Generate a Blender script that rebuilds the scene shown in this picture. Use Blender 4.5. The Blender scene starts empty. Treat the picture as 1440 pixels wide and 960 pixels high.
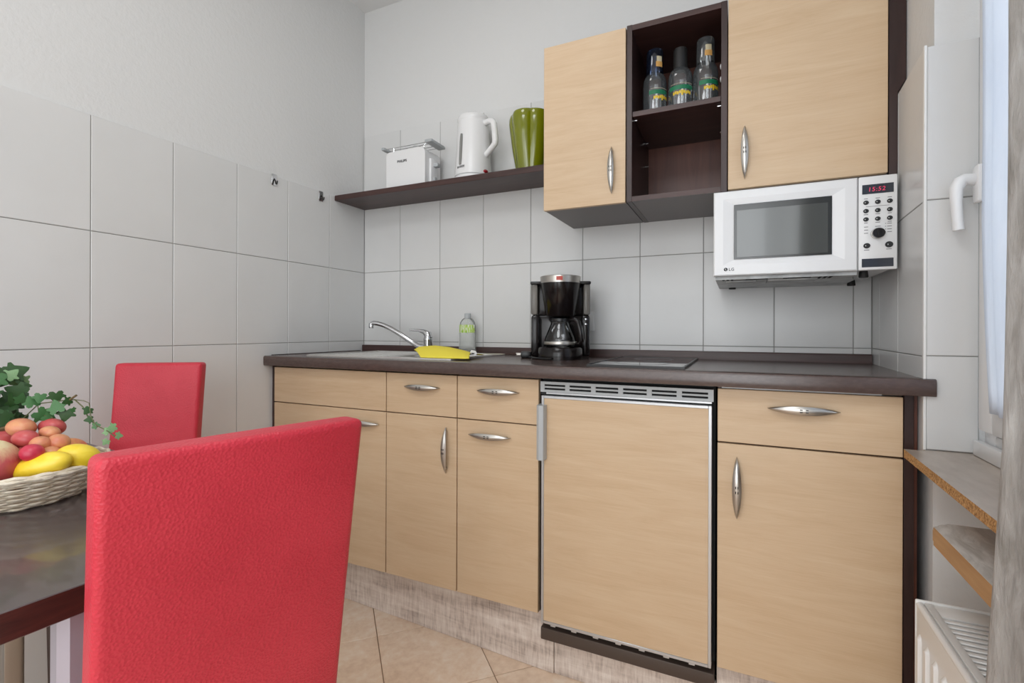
import bpy, bmesh, math, random
from mathutils import Vector, Matrix, Euler
PI = math.pi
random.seed(7)
SC = bpy.context.scene
COL = SC.collection

# ------------------------------------------------------------------ camera, world, lights, exposure
cam_d = bpy.data.cameras.new('camera')
cam_d.sensor_width = 36.0
cam_d.lens = 36.0 * 686.94 / 1440.0
cam_d.shift_y = (464.37 - 480.0) / 1440.0
cam_d.clip_start = 0.02
cam = bpy.data.objects.new('camera', cam_d)
COL.objects.link(cam)
cam.matrix_world = (Matrix.Translation((1.7817, -1.9960, 1.0980)) @ Matrix.Rotation(0.43467, 4, 'Z')
                    @ Matrix.Rotation(PI / 2, 4, 'X') @ Matrix.Rotation(0.00297, 4, 'Z'))
SC.camera = cam

w = bpy.data.worlds.new('world')
SC.world = w
w.use_nodes = True
bg = w.node_tree.nodes['Background']
bg.inputs['Color'].default_value = (0.86, 0.93, 1.0, 1)
bg.inputs['Strength'].default_value = 1.3


def area(name, loc, target, sx, sy, power, color, shape='RECTANGLE'):
    d = bpy.data.lights.new(name, 'AREA')
    d.shape = shape
    d.size = sx
    if shape == 'RECTANGLE':
        d.size_y = sy
    d.energy = power
    d.color = color
    o = bpy.data.objects.new(name, d)
    COL.objects.link(o)
    o.location = loc
    o.rotation_euler = (Vector(target) - Vector(loc)).to_track_quat('-Z', 'Y').to_euler()
    return o


area('ceiling_lamp_light', (0.95, -0.95, 2.70), (0.95, -0.95, 0), 0.40, 0.40, 2.6, (1.0, 0.98, 0.95), 'DISK')
area('overhead_fill_light', (1.25, -2.35, 2.70), (1.2, -1.9, 0), 0.9, 0.9, 15.0, (0.95, 0.975, 1.0), 'DISK')  # added fill from overhead behind the camera, lifts the floor
area('window_daylight', (2.62, -1.25, 1.62), (0.9, -1.2, 1.1), 1.2, 1.5, 22.0, (0.90, 0.95, 1.0))
area('rear_fill_light', (1.05, -4.0, 1.35), (1.1, 0.0, 0.9), 1.9, 2.2, 34.0, (0.93, 0.97, 1.0))  # unseen fill panel added behind the camera to flatten the lighting
area('right_rear_fill_light', (2.10, -3.05, 1.25), (0.9, -0.9, 0.75), 1.3, 1.8, 24.0, (0.93, 0.97, 1.0))  # fill added at the right rear for the near chair back, no window there

SC.view_settings.view_transform = 'Standard'
SC.view_settings.look = 'None'
SC.view_settings.gamma = 1.0
SC.view_settings.use_curve_mapping = False
SC.view_settings.exposure = -0.08
SC.cycles.use_denoising = True
SC.cycles.max_bounces = 8
SC.cycles.diffuse_bounces = 5
SC.cycles.glossy_bounces = 4
SC.cycles.transparent_max_bounces = 16
SC.cycles.caustics_reflective = False
SC.cycles.caustics_refractive = False


# ------------------------------------------------------------------ materials
def lin(c):
    c = c / 255.0
    return c / 12.92 if c <= 0.04045 else ((c + 0.055) / 1.055) ** 2.4


def S(r, g, b):
    return (lin(r), lin(g), lin(b), 1.0)


def newmat(name):
    m = bpy.data.materials.new(name)
    m.use_nodes = True
    nt = m.node_tree
    p = nt.nodes['Principled BSDF']
    return m, nt, p


def coords(nt, scale, kind='Object', rnd=False):
    tc = nt.nodes.new('ShaderNodeTexCoord')
    mp = nt.nodes.new('ShaderNodeMapping')
    mp.inputs['Scale'].default_value = scale
    nt.links.new(tc.outputs[kind], mp.inputs['Vector'])
    if rnd:
        oi = nt.nodes.new('ShaderNodeObjectInfo')
        mu = nt.nodes.new('ShaderNodeMath')
        mu.operation = 'MULTIPLY'
        mu.inputs[1].default_value = 37.0
        nt.links.new(oi.outputs['Random'], mu.inputs[0])
        cb = nt.nodes.new('ShaderNodeCombineXYZ')
        for i in range(3):
            nt.links.new(mu.outputs[0], cb.inputs[i])
        nt.links.new(cb.outputs[0], mp.inputs['Location'])
    return mp.outputs['Vector']


def noise(nt, vec, scale, detail=4.0, rough=0.55, dist=0.0):
    n = nt.nodes.new('ShaderNodeTexNoise')
    n.inputs['Scale'].default_value = scale
    n.inputs['Detail'].default_value = detail
    n.inputs['Roughness'].default_value = rough
    n.inputs['Distortion'].default_value = dist
    nt.links.new(vec, n.inputs['Vector'])
    return n.outputs['Fac']


def ramp(nt, fac, stops):
    r = nt.nodes.new('ShaderNodeValToRGB')
    el = r.color_ramp.elements
    while len(el) < len(stops):
        el.new(0.5)
    for e, (pos, c) in zip(el, stops):
        e.position = pos
        e.color = c
    nt.links.new(fac, r.inputs['Fac'])
    return r.outputs['Color']


def bump(nt, p, fac, strength, dist=0.002):
    b = nt.nodes.new('ShaderNodeBump')
    b.inputs['Strength'].default_value = strength
    b.inputs['Distance'].default_value = dist
    nt.links.new(fac, b.inputs['Height'])
    nt.links.new(b.outputs['Normal'], p.inputs['Normal'])


def simple(name, col, rough=0.5, metal=0.0, spec=0.5, coat=0.0, emit=None, bmp=None, trans=0.0):
    m, nt, p = newmat(name)
    p.inputs['Base Color'].default_value = col
    p.inputs['Roughness'].default_value = rough
    p.inputs['Metallic'].default_value = metal
    p.inputs['Specular IOR Level'].default_value = spec
    p.inputs['Coat Weight'].default_value = coat
    p.inputs['Transmission Weight'].default_value = trans
    if emit:
        p.inputs['Emission Color'].default_value = emit[0]
        p.inputs['Emission Strength'].default_value = emit[1]
    if bmp:
        bump(nt, p, noise(nt, coords(nt, (1, 1, 1)), bmp[0], 3), bmp[1], bmp[2])
    return m


def varied(name, stops, scale, stretch=(1, 1, 1), rough=0.5, detail=4, dist=0.0, bmp=None, rnd=False, metal=0, spec=0.5, coat=0.0):
    m, nt, p = newmat(name)
    v = coords(nt, stretch, rnd=rnd)
    f = noise(nt, v, scale, detail, 0.6, dist)
    nt.links.new(ramp(nt, f, stops), p.inputs['Base Color'])
    p.inputs['Roughness'].default_value = rough
    p.inputs['Metallic'].default_value = metal
    p.inputs['Specular IOR Level'].default_value = spec
    p.inputs['Coat Weight'].default_value = coat
    if bmp:
        bump(nt, p, noise(nt, coords(nt, (1, 1, 1)), bmp[0], 3), bmp[1], bmp[2])
    return m


M = {}
M['plaster'] = simple('plaster', S(219, 219, 218), 0.9, spec=0.2, bmp=(70, 0.35, 0.004))
M['white_paint'] = simple('white_paint', S(226, 225, 221), 0.8, spec=0.3)
M['ceiling'] = simple('ceiling_paint', S(228, 228, 227), 0.95, spec=0.1)
M['tile'] = varied('wall_tile', [(0.3, S(213, 213, 212)), (0.7, S(218, 218, 217))], 3.0, rough=0.30, rnd=True, bmp=(6, 0.05, 0.004))
M['grout'] = simple('grout', S(150, 149, 146), 0.9)
M['trim_white'] = simple('trim_white', S(232, 232, 230), 0.35)


def m_beech():
    m, nt, p = newmat('beech_laminate')
    v = coords(nt, (1.0, 1.0, 9.0))
    a = noise(nt, v, 3.0, 6, 0.6, 1.2)
    v2 = coords(nt, (2.0, 2.0, 90.0))
    b = noise(nt, v2, 6.0, 3, 0.6, 0.3)
    mx = nt.nodes.new('ShaderNodeMix')
    mx.inputs[0].default_value = 0.35
    nt.links.new(a, mx.inputs[2])
    nt.links.new(b, mx.inputs[3])
    nt.links.new(ramp(nt, mx.outputs[0], [(0.30, S(196, 167, 133)), (0.5, S(205, 178, 146)), (0.72, S(212, 188, 157))]), p.inputs['Base Color'])
    p.inputs['Roughness'].default_value = 0.42
    p.inputs['Specular IOR Level'].default_value = 0.4
    bump(nt, p, b, 0.05, 0.001)
    return m


M['beech'] = m_beech()
M['wenge'] = varied('wenge', [(0.3, S(40, 25, 24)), (0.7, S(60, 40, 37))], 4.0, (6, 6, 0.6), rough=0.38, dist=0.6)
M['wenge_h'] = varied('wenge_horizontal', [(0.3, S(52, 32, 29)), (0.7, S(74, 49, 45))], 4.0, (0.8, 6, 10), rough=0.4, dist=0.6)
M['wenge_red'] = varied('wenge_reddish', [(0.3, S(74, 38, 28)), (0.7, S(100, 56, 42))], 4.0, (6, 6, 0.6), rough=0.4, dist=0.6)
M['cab_bottom'] = simple('cabinet_underside', S(112, 107, 107), 0.45)
M['counter'] = varied('worktop_laminate', [(0.35, S(72, 57, 53)), (0.65, S(82, 66, 61))], 60.0, (1, 2.5, 2.5), rough=0.24, bmp=(140, 0.08, 0.001), spec=0.6)
M['tabletop'] = varied('table_laminate', [(0.3, S(72, 63, 64)), (0.7, S(77, 68, 68))], 12.0, (1.0, 8, 8), rough=0.28, dist=0.3, spec=0.9, coat=0.3)
M['table_edge'] = varied('table_edge', [(0.3, S(48, 20, 17)), (0.7, S(80, 38, 32))], 8.0, (1.5, 1.5, 14), rough=0.42, dist=0.5)


def m_plinth():
    m, nt, p = newmat('whitewashed_plinth')
    a = noise(nt, coords(nt, (22, 22, 2.5)), 6.0, 4, 0.65, 0.3)
    b = noise(nt, coords(nt, (1.6, 1.6, 12)), 3.0, 4, 0.6, 0.4)
    mx = nt.nodes.new('ShaderNodeMix')
    mx.inputs[0].default_value = 0.5
    nt.links.new(a, mx.inputs[2])
    nt.links.new(b, mx.inputs[3])
    nt.links.new(ramp(nt, mx.outputs[0], [(0.34, S(160, 146, 137)), (0.48, S(206, 192, 182)), (0.66, S(232, 223, 214))]), p.inputs['Base Color'])
    p.inputs['Roughness'].default_value = 0.55
    return m


M['plinth'] = m_plinth()


def m_floor():
    m, nt, p = newmat('floor_tile')
    v = coords(nt, (1, 1, 1), rnd=True)
    a = noise(nt, v, 5.0, 7, 0.68, 0.8)
    b = noise(nt, v, 38.0, 3, 0.6, 0.2)
    mx = nt.nodes.new('ShaderNodeMix')
    mx.inputs[0].default_value = 0.42
    nt.links.new(a, mx.inputs[2])
    nt.links.new(b, mx.inputs[3])
    nt.links.new(ramp(nt, mx.outputs[0], [(0.30, S(214, 184, 158)), (0.5, S(235, 210, 185)), (0.68, S(246, 230, 212))]), p.inputs['Base Color'])
    p.inputs['Roughness'].default_value = 0.42
    return m


M['floor_tile'] = m_floor()
M['floor_grout'] = simple('floor_grout', S(150, 122, 100), 0.9)


def m_leather():
    m, nt, p = newmat('red_leather')
    v = coords(nt, (1, 1, 1))
    vo = nt.nodes.new('ShaderNodeTexVoronoi')
    vo.inputs['Scale'].default_value = 300.0
    nt.links.new(v, vo.inputs['Vector'])
    big = noise(nt, v, 9.0, 3)
    nt.links.new(ramp(nt, big, [(0.3, S(192, 46, 62)), (0.7, S(203, 54, 70))]), p.inputs['Base Color'])
    p.inputs['Roughness'].default_value = 0.42
    p.inputs['Specular IOR Level'].default_value = 0.4
    mx = nt.nodes.new('ShaderNodeMath')
    mx.operation = 'ADD'
    mu = nt.nodes.new('ShaderNodeMath')
    mu.operation = 'MULTIPLY'
    mu.inputs[1].default_value = 0.35
    nt.links.new(noise(nt, v, 120.0, 2), mu.inputs[0])
    nt.links.new(vo.outputs['Distance'], mx.inputs[0])
    nt.links.new(mu.outputs[0], mx.inputs[1])
    bump(nt, p, mx.outputs[0], 0.5, 0.0013)
    return m


M['leather'] = m_leather()
M['seam'] = simple('leather_seam', S(112, 18, 32), 0.6)
M['steel'] = simple('brushed_steel', S(190, 186, 180), 0.32, 1.0)
M['steel_dark'] = simple('dark_detail', S(60, 58, 56), 0.4, 0.8)
M['chrome'] = simple('chrome', S(205, 206, 208), 0.12, 1.0)
M['alu'] = simple('aluminium', S(196, 198, 200), 0.35, 0.7)
M['grey_plastic'] = simple('grey_plastic', S(176, 180, 182), 0.4)
M['black'] = simple('black_plastic', S(13, 13, 15), 0.35)
M['black_gloss'] = simple('black_gloss', S(20, 15, 15), 0.16, spec=0.35)
M['black_matt'] = simple('black_matt', S(22, 21, 21), 0.6)
M['dark_slot'] = simple('dark_slot', S(12, 12, 12), 0.8)
M['kick'] = simple('dark_kick', S(74, 62, 55), 0.5)
M['white_plastic'] = simple('white_plastic', S(228, 228, 228), 0.25)
M['mw_white'] = simple('microwave_white', S(226, 227, 228), 0.3)
M['mw_glass'] = simple('microwave_window', S(74, 77, 76), 0.10, coat=0.3)
M['mw_frame'] = simple('microwave_window_frame', S(46, 48, 48), 0.15)
M['mw_panel'] = simple('microwave_display', S(40, 44, 54), 0.15)
M['mw_under'] = varied('microwave_underside', [(0.35, S(150, 152, 152)), (0.6, S(190, 192, 192))], 14.0, rough=0.4, metal=0.2)
M['red_led'] = simple('red_led', S(230, 60, 100), 0.4, emit=(S(230, 60, 100), 0.3))
M['print_grey'] = simple('printed_grey', S(110, 110, 112), 0.6)
M['print_dark'] = simple('printed_dark', S(30, 32, 36), 0.6)
M['red_switch'] = simple('red_switch', S(150, 20, 30), 0.3)
M['vase'] = simple('green_glaze', S(118, 124, 12), 0.12, coat=0.5)
M['yellow_cloth'] = simple('yellow_cloth', S(236, 218, 80), 0.85, spec=0.2, bmp=(300, 0.3, 0.001))
M['sink'] = simple('sink_steel', S(222, 221, 217), 0.16, 0.6)
M['hob'] = simple('hob_glass', S(14, 14, 16), 0.04, coat=0.5)
M['rad'] = simple('radiator_enamel', S(228, 228, 226), 0.3)
M['pvc'] = simple('window_pvc', S(234, 235, 236), 0.3)
M['chip'] = varied('chipboard', [(0.35, S(120, 84, 48)), (0.5, S(176, 132, 82)), (0.66, S(206, 166, 112))], 260.0, rough=0.85)
M['sill_top'] = varied('sill_laminate', [(0.3, S(156, 142, 130)), (0.7, S(186, 174, 163))], 9.0, (3, 1, 3), rough=0.3)
M['board_top'] = varied('board_marble', [(0.35, S(184, 180, 174)), (0.62, S(224, 222, 218))], 11.0, (3, 1, 2), rough=0.35, dist=1.0)
M['board_edge'] = varied('board_edge', [(0.3, S(168, 128, 86)), (0.7, S(184, 144, 100))], 8.0, (1, 1, 12), rough=0.5)
M['wicker'] = varied('wicker', [(0.3, S(206, 190, 164)), (0.7, S(238, 230, 214))], 60.0, rough=0.6)
M['stem'] = simple('stem_green', S(92, 96, 62), 0.6)
M['twig'] = simple('twig_brown', S(104, 88, 60), 0.8)
M['leafs'] = [varied('ivy_leaf_%s' % n, [(0.35, a), (0.65, b)], 60.0, rough=0.5, rnd=True) for n, a, b in
              [('dark', S(28, 62, 26), S(52, 92, 40)), ('mid', S(44, 92, 48), S(76, 124, 70)), ('light', S(96, 140, 88), S(142, 176, 128))]]


def m_fruit(name, a, b, c=None, rough=0.35, scale=6.0):
    m, nt, p = newmat(name)
    f = noise(nt, coords(nt, (1, 1, 1), 'Generated', True), scale, 4, 0.6, 0.5)
    nt.links.new(ramp(nt, f, [(0.36, a), (0.64, b)]), p.inputs['Base Color'])
    p.inputs['Roughness'].default_value = rough
    return m


M['grape_orange'] = m_fruit('fruit_orange', S(206, 126, 98), S(214, 152, 108), scale=1.6)
M['grape_red'] = m_fruit('fruit_red', S(184, 70, 76), S(198, 94, 90), scale=1.6)
M['grape_crimson'] = m_fruit('fruit_crimson', S(186, 40, 68), S(200, 58, 80), scale=1.6)
M['peach'] = m_fruit('fruit_peach', S(232, 186, 90), S(212, 104, 84), scale=1.5)
M['lemon'] = m_fruit('fruit_lemon', S(236, 204, 44), S(244, 218, 70), scale=3, rough=0.4)
M['mango'] = m_fruit('fruit_mango', S(238, 202, 40), S(244, 216, 74), scale=2)


def m_apple():
    m, nt, p = newmat('fruit_apple')
    tc = nt.nodes.new('ShaderNodeTexCoord')
    sep = nt.nodes.new('ShaderNodeSeparateXYZ')
    nt.links.new(tc.outputs['Generated'], sep.inputs[0])
    n = noise(nt, coords(nt, (14, 14, 1.5), 'Generated'), 2.0, 3)
    ad = nt.nodes.new('ShaderNodeMath')
    ad.operation = 'MULTIPLY_ADD'
    ad.inputs[1].default_value = 0.18
    nt.links.new(n, ad.inputs[0])
    nt.links.new(sep.outputs[2], ad.inputs[2])
    nt.links.new(ramp(nt, ad.outputs[0], [(0.2, S(170, 56, 70)), (0.72, S(196, 92, 98)), (0.93, S(226, 190, 150)), (1.0, S(232, 214, 170))]), p.inputs['Base Color'])
    p.inputs['Roughness'].default_value = 0.35
    return m


M['apple'] = m_apple()


def m_glass(name, tint=(1, 1, 1, 1), ior=1.45, rough=0.02, opaque=0.0, body=(0.5, 0.5, 0.5, 1)):
    m = bpy.data.materials.new(name)
    m.use_nodes = True
    nt = m.node_tree
    nt.nodes.remove(nt.nodes['Principled BSDF'])
    out = nt.nodes['Material Output']
    tr = nt.nodes.new('ShaderNodeBsdfTransparent')
    tr.inputs['Color'].default_value = tint
    gl = nt.nodes.new('ShaderNodeBsdfGlossy')
    gl.inputs['Roughness'].default_value = rough
    fr = nt.nodes.new('ShaderNodeFresnel')
    fr.inputs['IOR'].default_value = ior
    mx = nt.nodes.new('ShaderNodeMixShader')
    nt.links.new(fr.outputs[0], mx.inputs[0])
    nt.links.new(tr.outputs[0], mx.inputs[1])
    nt.links.new(gl.outputs[0], mx.inputs[2])
    last = mx.outputs[0]
    if opaque > 0:
        df = nt.nodes.new('ShaderNodeBsdfDiffuse')
        df.inputs['Color'].default_value = body
        m2 = nt.nodes.new('ShaderNodeMixShader')
        m2.inputs[0].default_value = opaque
        nt.links.new(last, m2.inputs[1])
        nt.links.new(df.outputs[0], m2.inputs[2])
        last = m2.outputs[0]
    nt.links.new(last, out.inputs['Surface'])
    return m


M['glass'] = m_glass('clear_glass', (0.93, 0.95, 0.96, 1), 1.9, 0.05, 0.07, S(200, 206, 210))
M['pot_glass'] = m_glass('pot_glass', (0.90, 0.91, 0.92, 1), 1.7, 0.03)
M['glass_blue'] = m_glass('dark_glass', (0.30, 0.38, 0.55, 1), 1.9, 0.05, 0.08, S(70, 84, 112))
M['window_glass'] = m_glass('window_glass', (0.97, 0.98, 0.98, 1), 1.4)
M['pet'] = m_glass('clear_plastic', (0.98, 0.99, 0.98, 1), 1.35, 0.08, 0.18, S(240, 243, 240))
M['tank'] = m_glass('smoked_plastic', (0.6, 0.58, 0.55, 1), 1.5, 0.1, 0.45, S(150, 146, 140))
M['label_green'] = varied('label_green', [(0.40, S(226, 230, 222)), (0.5, S(190, 214, 110)), (0.62, S(140, 188, 48))], 60.0, (3, 3, 0.7), rough=0.5)
M['label_white'] = m_glass('label_film', (0.99, 0.99, 0.99, 1), 1.2, 0.2, 0.30, S(240, 243, 240))
M['print_green'] = simple('print_green', S(20, 110, 74), 0.5)
M['print_yellow'] = simple('print_yellow', S(226, 190, 40), 0.5)
M['print_gold'] = simple('print_gold', S(200, 152, 84), 0.5)
M['print_pale'] = simple('print_pale', S(190, 180, 150), 0.5)


def m_fabric(name, stops, vert, tl, transp, bumpst):
    m = bpy.data.materials.new(name)
    m.use_nodes = True
    nt = m.node_tree
    nt.nodes.remove(nt.nodes['Principled BSDF'])
    out = nt.nodes['Material Output']
    v = coords(nt, vert)
    f = noise(nt, v, 3.0, 6, 0.62, 0.5)
    c = ramp(nt, f, stops)
    df = nt.nodes.new('ShaderNodeBsdfDiffuse')
    tlu = nt.nodes.new('ShaderNodeBsdfTranslucent')
    nt.links.new(c, df.inputs['Color'])
    nt.links.new(c, tlu.inputs['Color'])
    b = nt.nodes.new('ShaderNodeBump')
    b.inputs['Strength'].default_value = bumpst
    b.inputs['Distance'].default_value = 0.004
    nt.links.new(noise(nt, v, 9.0, 5, 0.6, 2.0), b.inputs['Height'])
    nt.links.new(b.outputs['Normal'], df.inputs['Normal'])
    mx = nt.nodes.new('ShaderNodeMixShader')
    mx.inputs[0].default_value = tl
    nt.links.new(df.outputs[0], mx.inputs[1])
    nt.links.new(tlu.outputs[0], mx.inputs[2])
    tr = nt.nodes.new('ShaderNodeBsdfTransparent')
    m2 = nt.nodes.new('ShaderNodeMixShader')
    m2.inputs[0].default_value = transp
    nt.links.new(mx.outputs[0], m2.inputs[1])
    nt.links.new(tr.outputs[0], m2.inputs[2])
    nt.links.new(m2.outputs[0], out.inputs['Surface'])
    return m


M['curtain'] = m_fabric('crushed_curtain', [(0.28, S(172, 166, 158)), (0.5, S(206, 202, 197)), (0.7, S(226, 224, 220))], (20, 20, 3.5), 0.45, 0.10, 0.8)
M['sheer'] = m_fabric('white_sheer', [(0.3, S(226, 232, 242)), (0.7, S(240, 244, 250))], (3, 3, 0.6), 0.50, 0.12, 0.15)


# ------------------------------------------------------------------ mesh helper
class B:
    def __init__(self):
        self.bm = bmesh.new()

    def _tag(self, faces, mat):
        for f in faces:
            f.material_index = mat

    def box(self, x0, x1, y0, y1, z0, z1, bev=0.0, mat=0, seg=2, rot=None, piv=None):
        r = bmesh.ops.create_cube(self.bm, size=1.0)
        vs = r['verts']
        for v in vs:
            v.co = Vector((x0 + (v.co.x + .5) * (x1 - x0), y0 + (v.co.y + .5) * (y1 - y0), z0 + (v.co.z + .5) * (z1 - z0)))
        fs = list({f for v in vs for f in v.link_faces})
        self._tag(fs, mat)
        if bev > 0:
            es = list({e for v in vs for e in v.link_edges})
            rb = bmesh.ops.bevel(self.bm, geom=es, offset=bev, segments=seg, affect='EDGES', profile=0.5)
            self._tag(rb['faces'], mat)
            vs = list(set(rb['verts']))
        if rot is not None:
            bmesh.ops.rotate(self.bm, verts=list({v for v in vs}), cent=piv, matrix=rot)
        return self

    def prism(self, pts, z0, z1, axis='z', mat=0, cap=True):
        """pts: 2d polygon; extruded along axis."""
        def P(a, b, c):
            return {'z': (a, b, c), 'y': (a, c, b), 'x': (c, a, b)}[axis]
        bt = [self.bm.verts.new(P(a, b, z0)) for a, b in pts]
        tp = [self.bm.verts.new(P(a, b, z1)) for a, b in pts]
        n = len(pts)
        fs = []
        for i in range(n):
            fs.append(self.bm.faces.new((bt[i], bt[(i + 1) % n], tp[(i + 1) % n], tp[i])))
        if cap:
            fs.append(self.bm.faces.new(tp))
            fs.append(self.bm.faces.new(bt[::-1]))
        self._tag(fs, mat)
        return fs

    def lathe(self, prof, c=(0, 0, 0), seg=32, mat=0, fn=None, capb=True, capt=True):
        rings = []
        for r, z in prof:
            if r < 1e-6:
                rings.append([self.bm.verts.new((c[0], c[1], c[2] + z))])
                continue
            ring = []
            for i in range(seg):
                a = 2 * PI * i / seg
                k = fn(a, z) if fn else 1.0
                ring.append(self.bm.verts.new((c[0] + r * k * math.cos(a), c[1] + r * k * math.sin(a), c[2] + z)))
            rings.append(ring)
        fs = []
        for a, b in zip(rings, rings[1:]):
            for i in range(seg):
                j = (i + 1) % seg
                if len(a) == 1 and len(b) == 1:
                    break
                if len(a) == 1:
                    fs.append(self.bm.faces.new((a[0], b[j], b[i])))
                elif len(b) == 1:
                    fs.append(self.bm.faces.new((a[i], a[j], b[0])))
                else:
                    fs.append(self.bm.faces.new((a[i], a[j], b[j], b[i])))
        if capb and len(rings[0]) > 1:
            fs.append(self.bm.faces.new(rings[0][::-1]))
        if capt and len(rings[-1]) > 1:
            fs.append(self.bm.faces.new(rings[-1]))
        self._tag(fs, mat)
        return fs

    def tube(self, pts, r, seg=8, mat=0, closed=False, flat=None):
        pts = [Vector(p) for p in pts]
        n = len(pts)
        rad = r if isinstance(r, (list, tuple)) else [r] * n
        rings = []
        up = None
        for i, p in enumerate(pts):
            if closed:
                t = pts[(i + 1) % n] - pts[i - 1]
            else:
                t = pts[min(i + 1, n - 1)] - pts[max(i - 1, 0)]
            t.normalize()
            if up is None:
                up = Vector((0, 0, 1)) if abs(t.z) < 0.9 else Vector((1, 0, 0))
            s = t.cross(up)
            if s.length < 1e-4:
                s = t.cross(Vector((1, 0, 0)))
            s.normalize()
            u = s.cross(t)
            u.normalize()
            up = u
            fx = flat if flat else 1.0
            rings.append([self.bm.verts.new(p + rad[i] * (math.cos(2 * PI * k / seg) * s * fx + math.sin(2 * PI * k / seg) * u)) for k in range(seg)])
        fs = []
        m = n if closed else n - 1
        for i in range(m):
            a, b = rings[i], rings[(i + 1) % n]
            for k in range(seg):
                l = (k + 1) % seg
                fs.append(self.bm.faces.new((a[k], a[l], b[l], b[k])))
        if not closed:
            fs.append(self.bm.faces.new(rings[0][::-1]))
            fs.append(self.bm.faces.new(rings[-1]))
        self._tag(fs, mat)
        return self

    def ell(self, c, r, seg=20, rings=12, rot=None, mat=0, fn=None):
        rr = bmesh.ops.create_uvsphere(self.bm, u_segments=seg, v_segments=rings, radius=1.0)
        R = rot.to_matrix() if rot else Matrix.Identity(3)
        for v in rr['verts']:
            p = Vector(v.co)
            if fn:
                p = fn(p)
            v.co = R @ Vector((p.x * r[0], p.y * r[1], p.z * r[2])) + Vector(c)
        self._tag({f for v in rr['verts'] for f in v.link_faces}, mat)
        return self

    def grid(self, fn, nu, nv, mat=0):
        vs = [[self.bm.verts.new(fn(i / nu, j / nv)) for j in range(nv + 1)] for i in range(nu + 1)]
        fs = [self.bm.faces.new((vs[i][j], vs[i + 1][j], vs[i + 1][j + 1], vs[i][j + 1])) for i in range(nu) for j in range(nv)]
        self._tag(fs, mat)
        return self


WM = {}


def mesh_of(b, name, mats, angle=38, recalc=True):
    if recalc:
        bmesh.ops.recalc_face_normals(b.bm, faces=b.bm.faces[:])
    me = bpy.data.meshes.new(name)
    b.bm.to_mesh(me)
    b.bm.free()
    for m in (mats if isinstance(mats, (list, tuple)) else [mats]):
        me.materials.append(m)
    if len(me.polygons):
        me.polygons.foreach_set('use_smooth', [True] * len(me.polygons))
        me.set_sharp_from_angle(angle=math.radians(angle))
    return me


def link(name, data, parent=None, local=False, loc=None):
    o = bpy.data.objects.new(name, data)
    COL.objects.link(o)
    own = Matrix.Identity(4)
    if loc is not None:
        o.location = loc
        own = Matrix.Translation(loc)
    if parent is not None:
        o.parent = parent
        if not local:
            o.matrix_parent_inverse = WM[parent.name].inverted()
            WM[o.name] = own
        else:
            WM[o.name] = WM[parent.name] @ own
    else:
        WM[o.name] = own
    return o


def obj(name, b, mats, parent=None, local=False, loc=None, label=None, angle=38, recalc=True):
    o = link(name, mesh_of(b, name, mats, angle, recalc), parent, local, loc)
    if label:
        o['label'] = label
    return o


def obj_split(name, b, mats, parent=None, local=False, angle=38):
    """one object per connected piece"""
    bmesh.ops.recalc_face_normals(b.bm, faces=b.bm.faces[:])
    left = set(b.bm.faces)
    while left:
        st = [left.pop()]
        comp = set(st)
        while st:
            f = st.pop()
            for v in f.verts:
                for g_ in v.link_faces:
                    if g_ in left:
                        left.discard(g_)
                        comp.add(g_)
                        st.append(g_)
        nb = B()
        vm = {}
        for f in comp:
            for v in f.verts:
                if v not in vm:
                    vm[v] = nb.bm.verts.new(v.co)
            nf = nb.bm.faces.new([vm[v] for v in f.verts])
            nf.material_index = f.material_index
        obj(name, nb, mats, parent, local, None, None, angle)
    b.bm.free()


def tag(o, label, cat, group=None):
    o['label'] = label
    o['category'] = cat
    if group:
        o['group'] = group
    return o


def thing(name, label, cat, loc=(0, 0, 0), rz=0.0, group=None):
    o = bpy.data.objects.new(name, None)
    COL.objects.link(o)
    o.empty_display_size = 0.05
    o.location = loc
    o.rotation_euler = (0, 0, rz)
    WM[o.name] = Matrix.Translation(loc) @ Matrix.Rotation(rz, 4, 'Z')
    return tag(o, label, cat, group)


def structure(o):
    o['kind'] = 'structure'
    return o


def lettering(txt, size, loc, rz, mat, parent, local=False, name='lettering', shear=0.0, depth=0.0004, align='LEFT', bold=0.0):
    cu = bpy.data.curves.new('tmp_text', 'FONT')
    cu.body = txt.replace(' ', '') if txt == 'L G' else txt
    cu.space_character = 1.12
    cu.size = size
    cu.extrude = depth
    cu.shear = shear
    cu.offset = bold
    cu.align_x = align
    cu.resolution_u = 3
    to = bpy.data.objects.new('tmp_text', cu)
    COL.objects.link(to)
    bpy.context.view_layer.update()
    me = bpy.data.meshes.new_from_object(to)
    bpy.data.objects.remove(to)
    bpy.data.curves.remove(cu)
    me.transform(Matrix.Translation(loc) @ Matrix.Rotation(rz, 4, 'Z') @ Matrix.Rotation(PI / 2, 4, 'X'))
    me.materials.clear()
    me.materials.append(mat)
    return link(name, me, parent, local)


# ================================================================== SETTING
CEIL = 2.763
b = B()
b.box(-0.2, 2.6, -4.3, 0.1, -0.12, -0.004)
floor = structure(obj('floor', b, M['floor_grout']))
TS = 0.334


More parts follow.
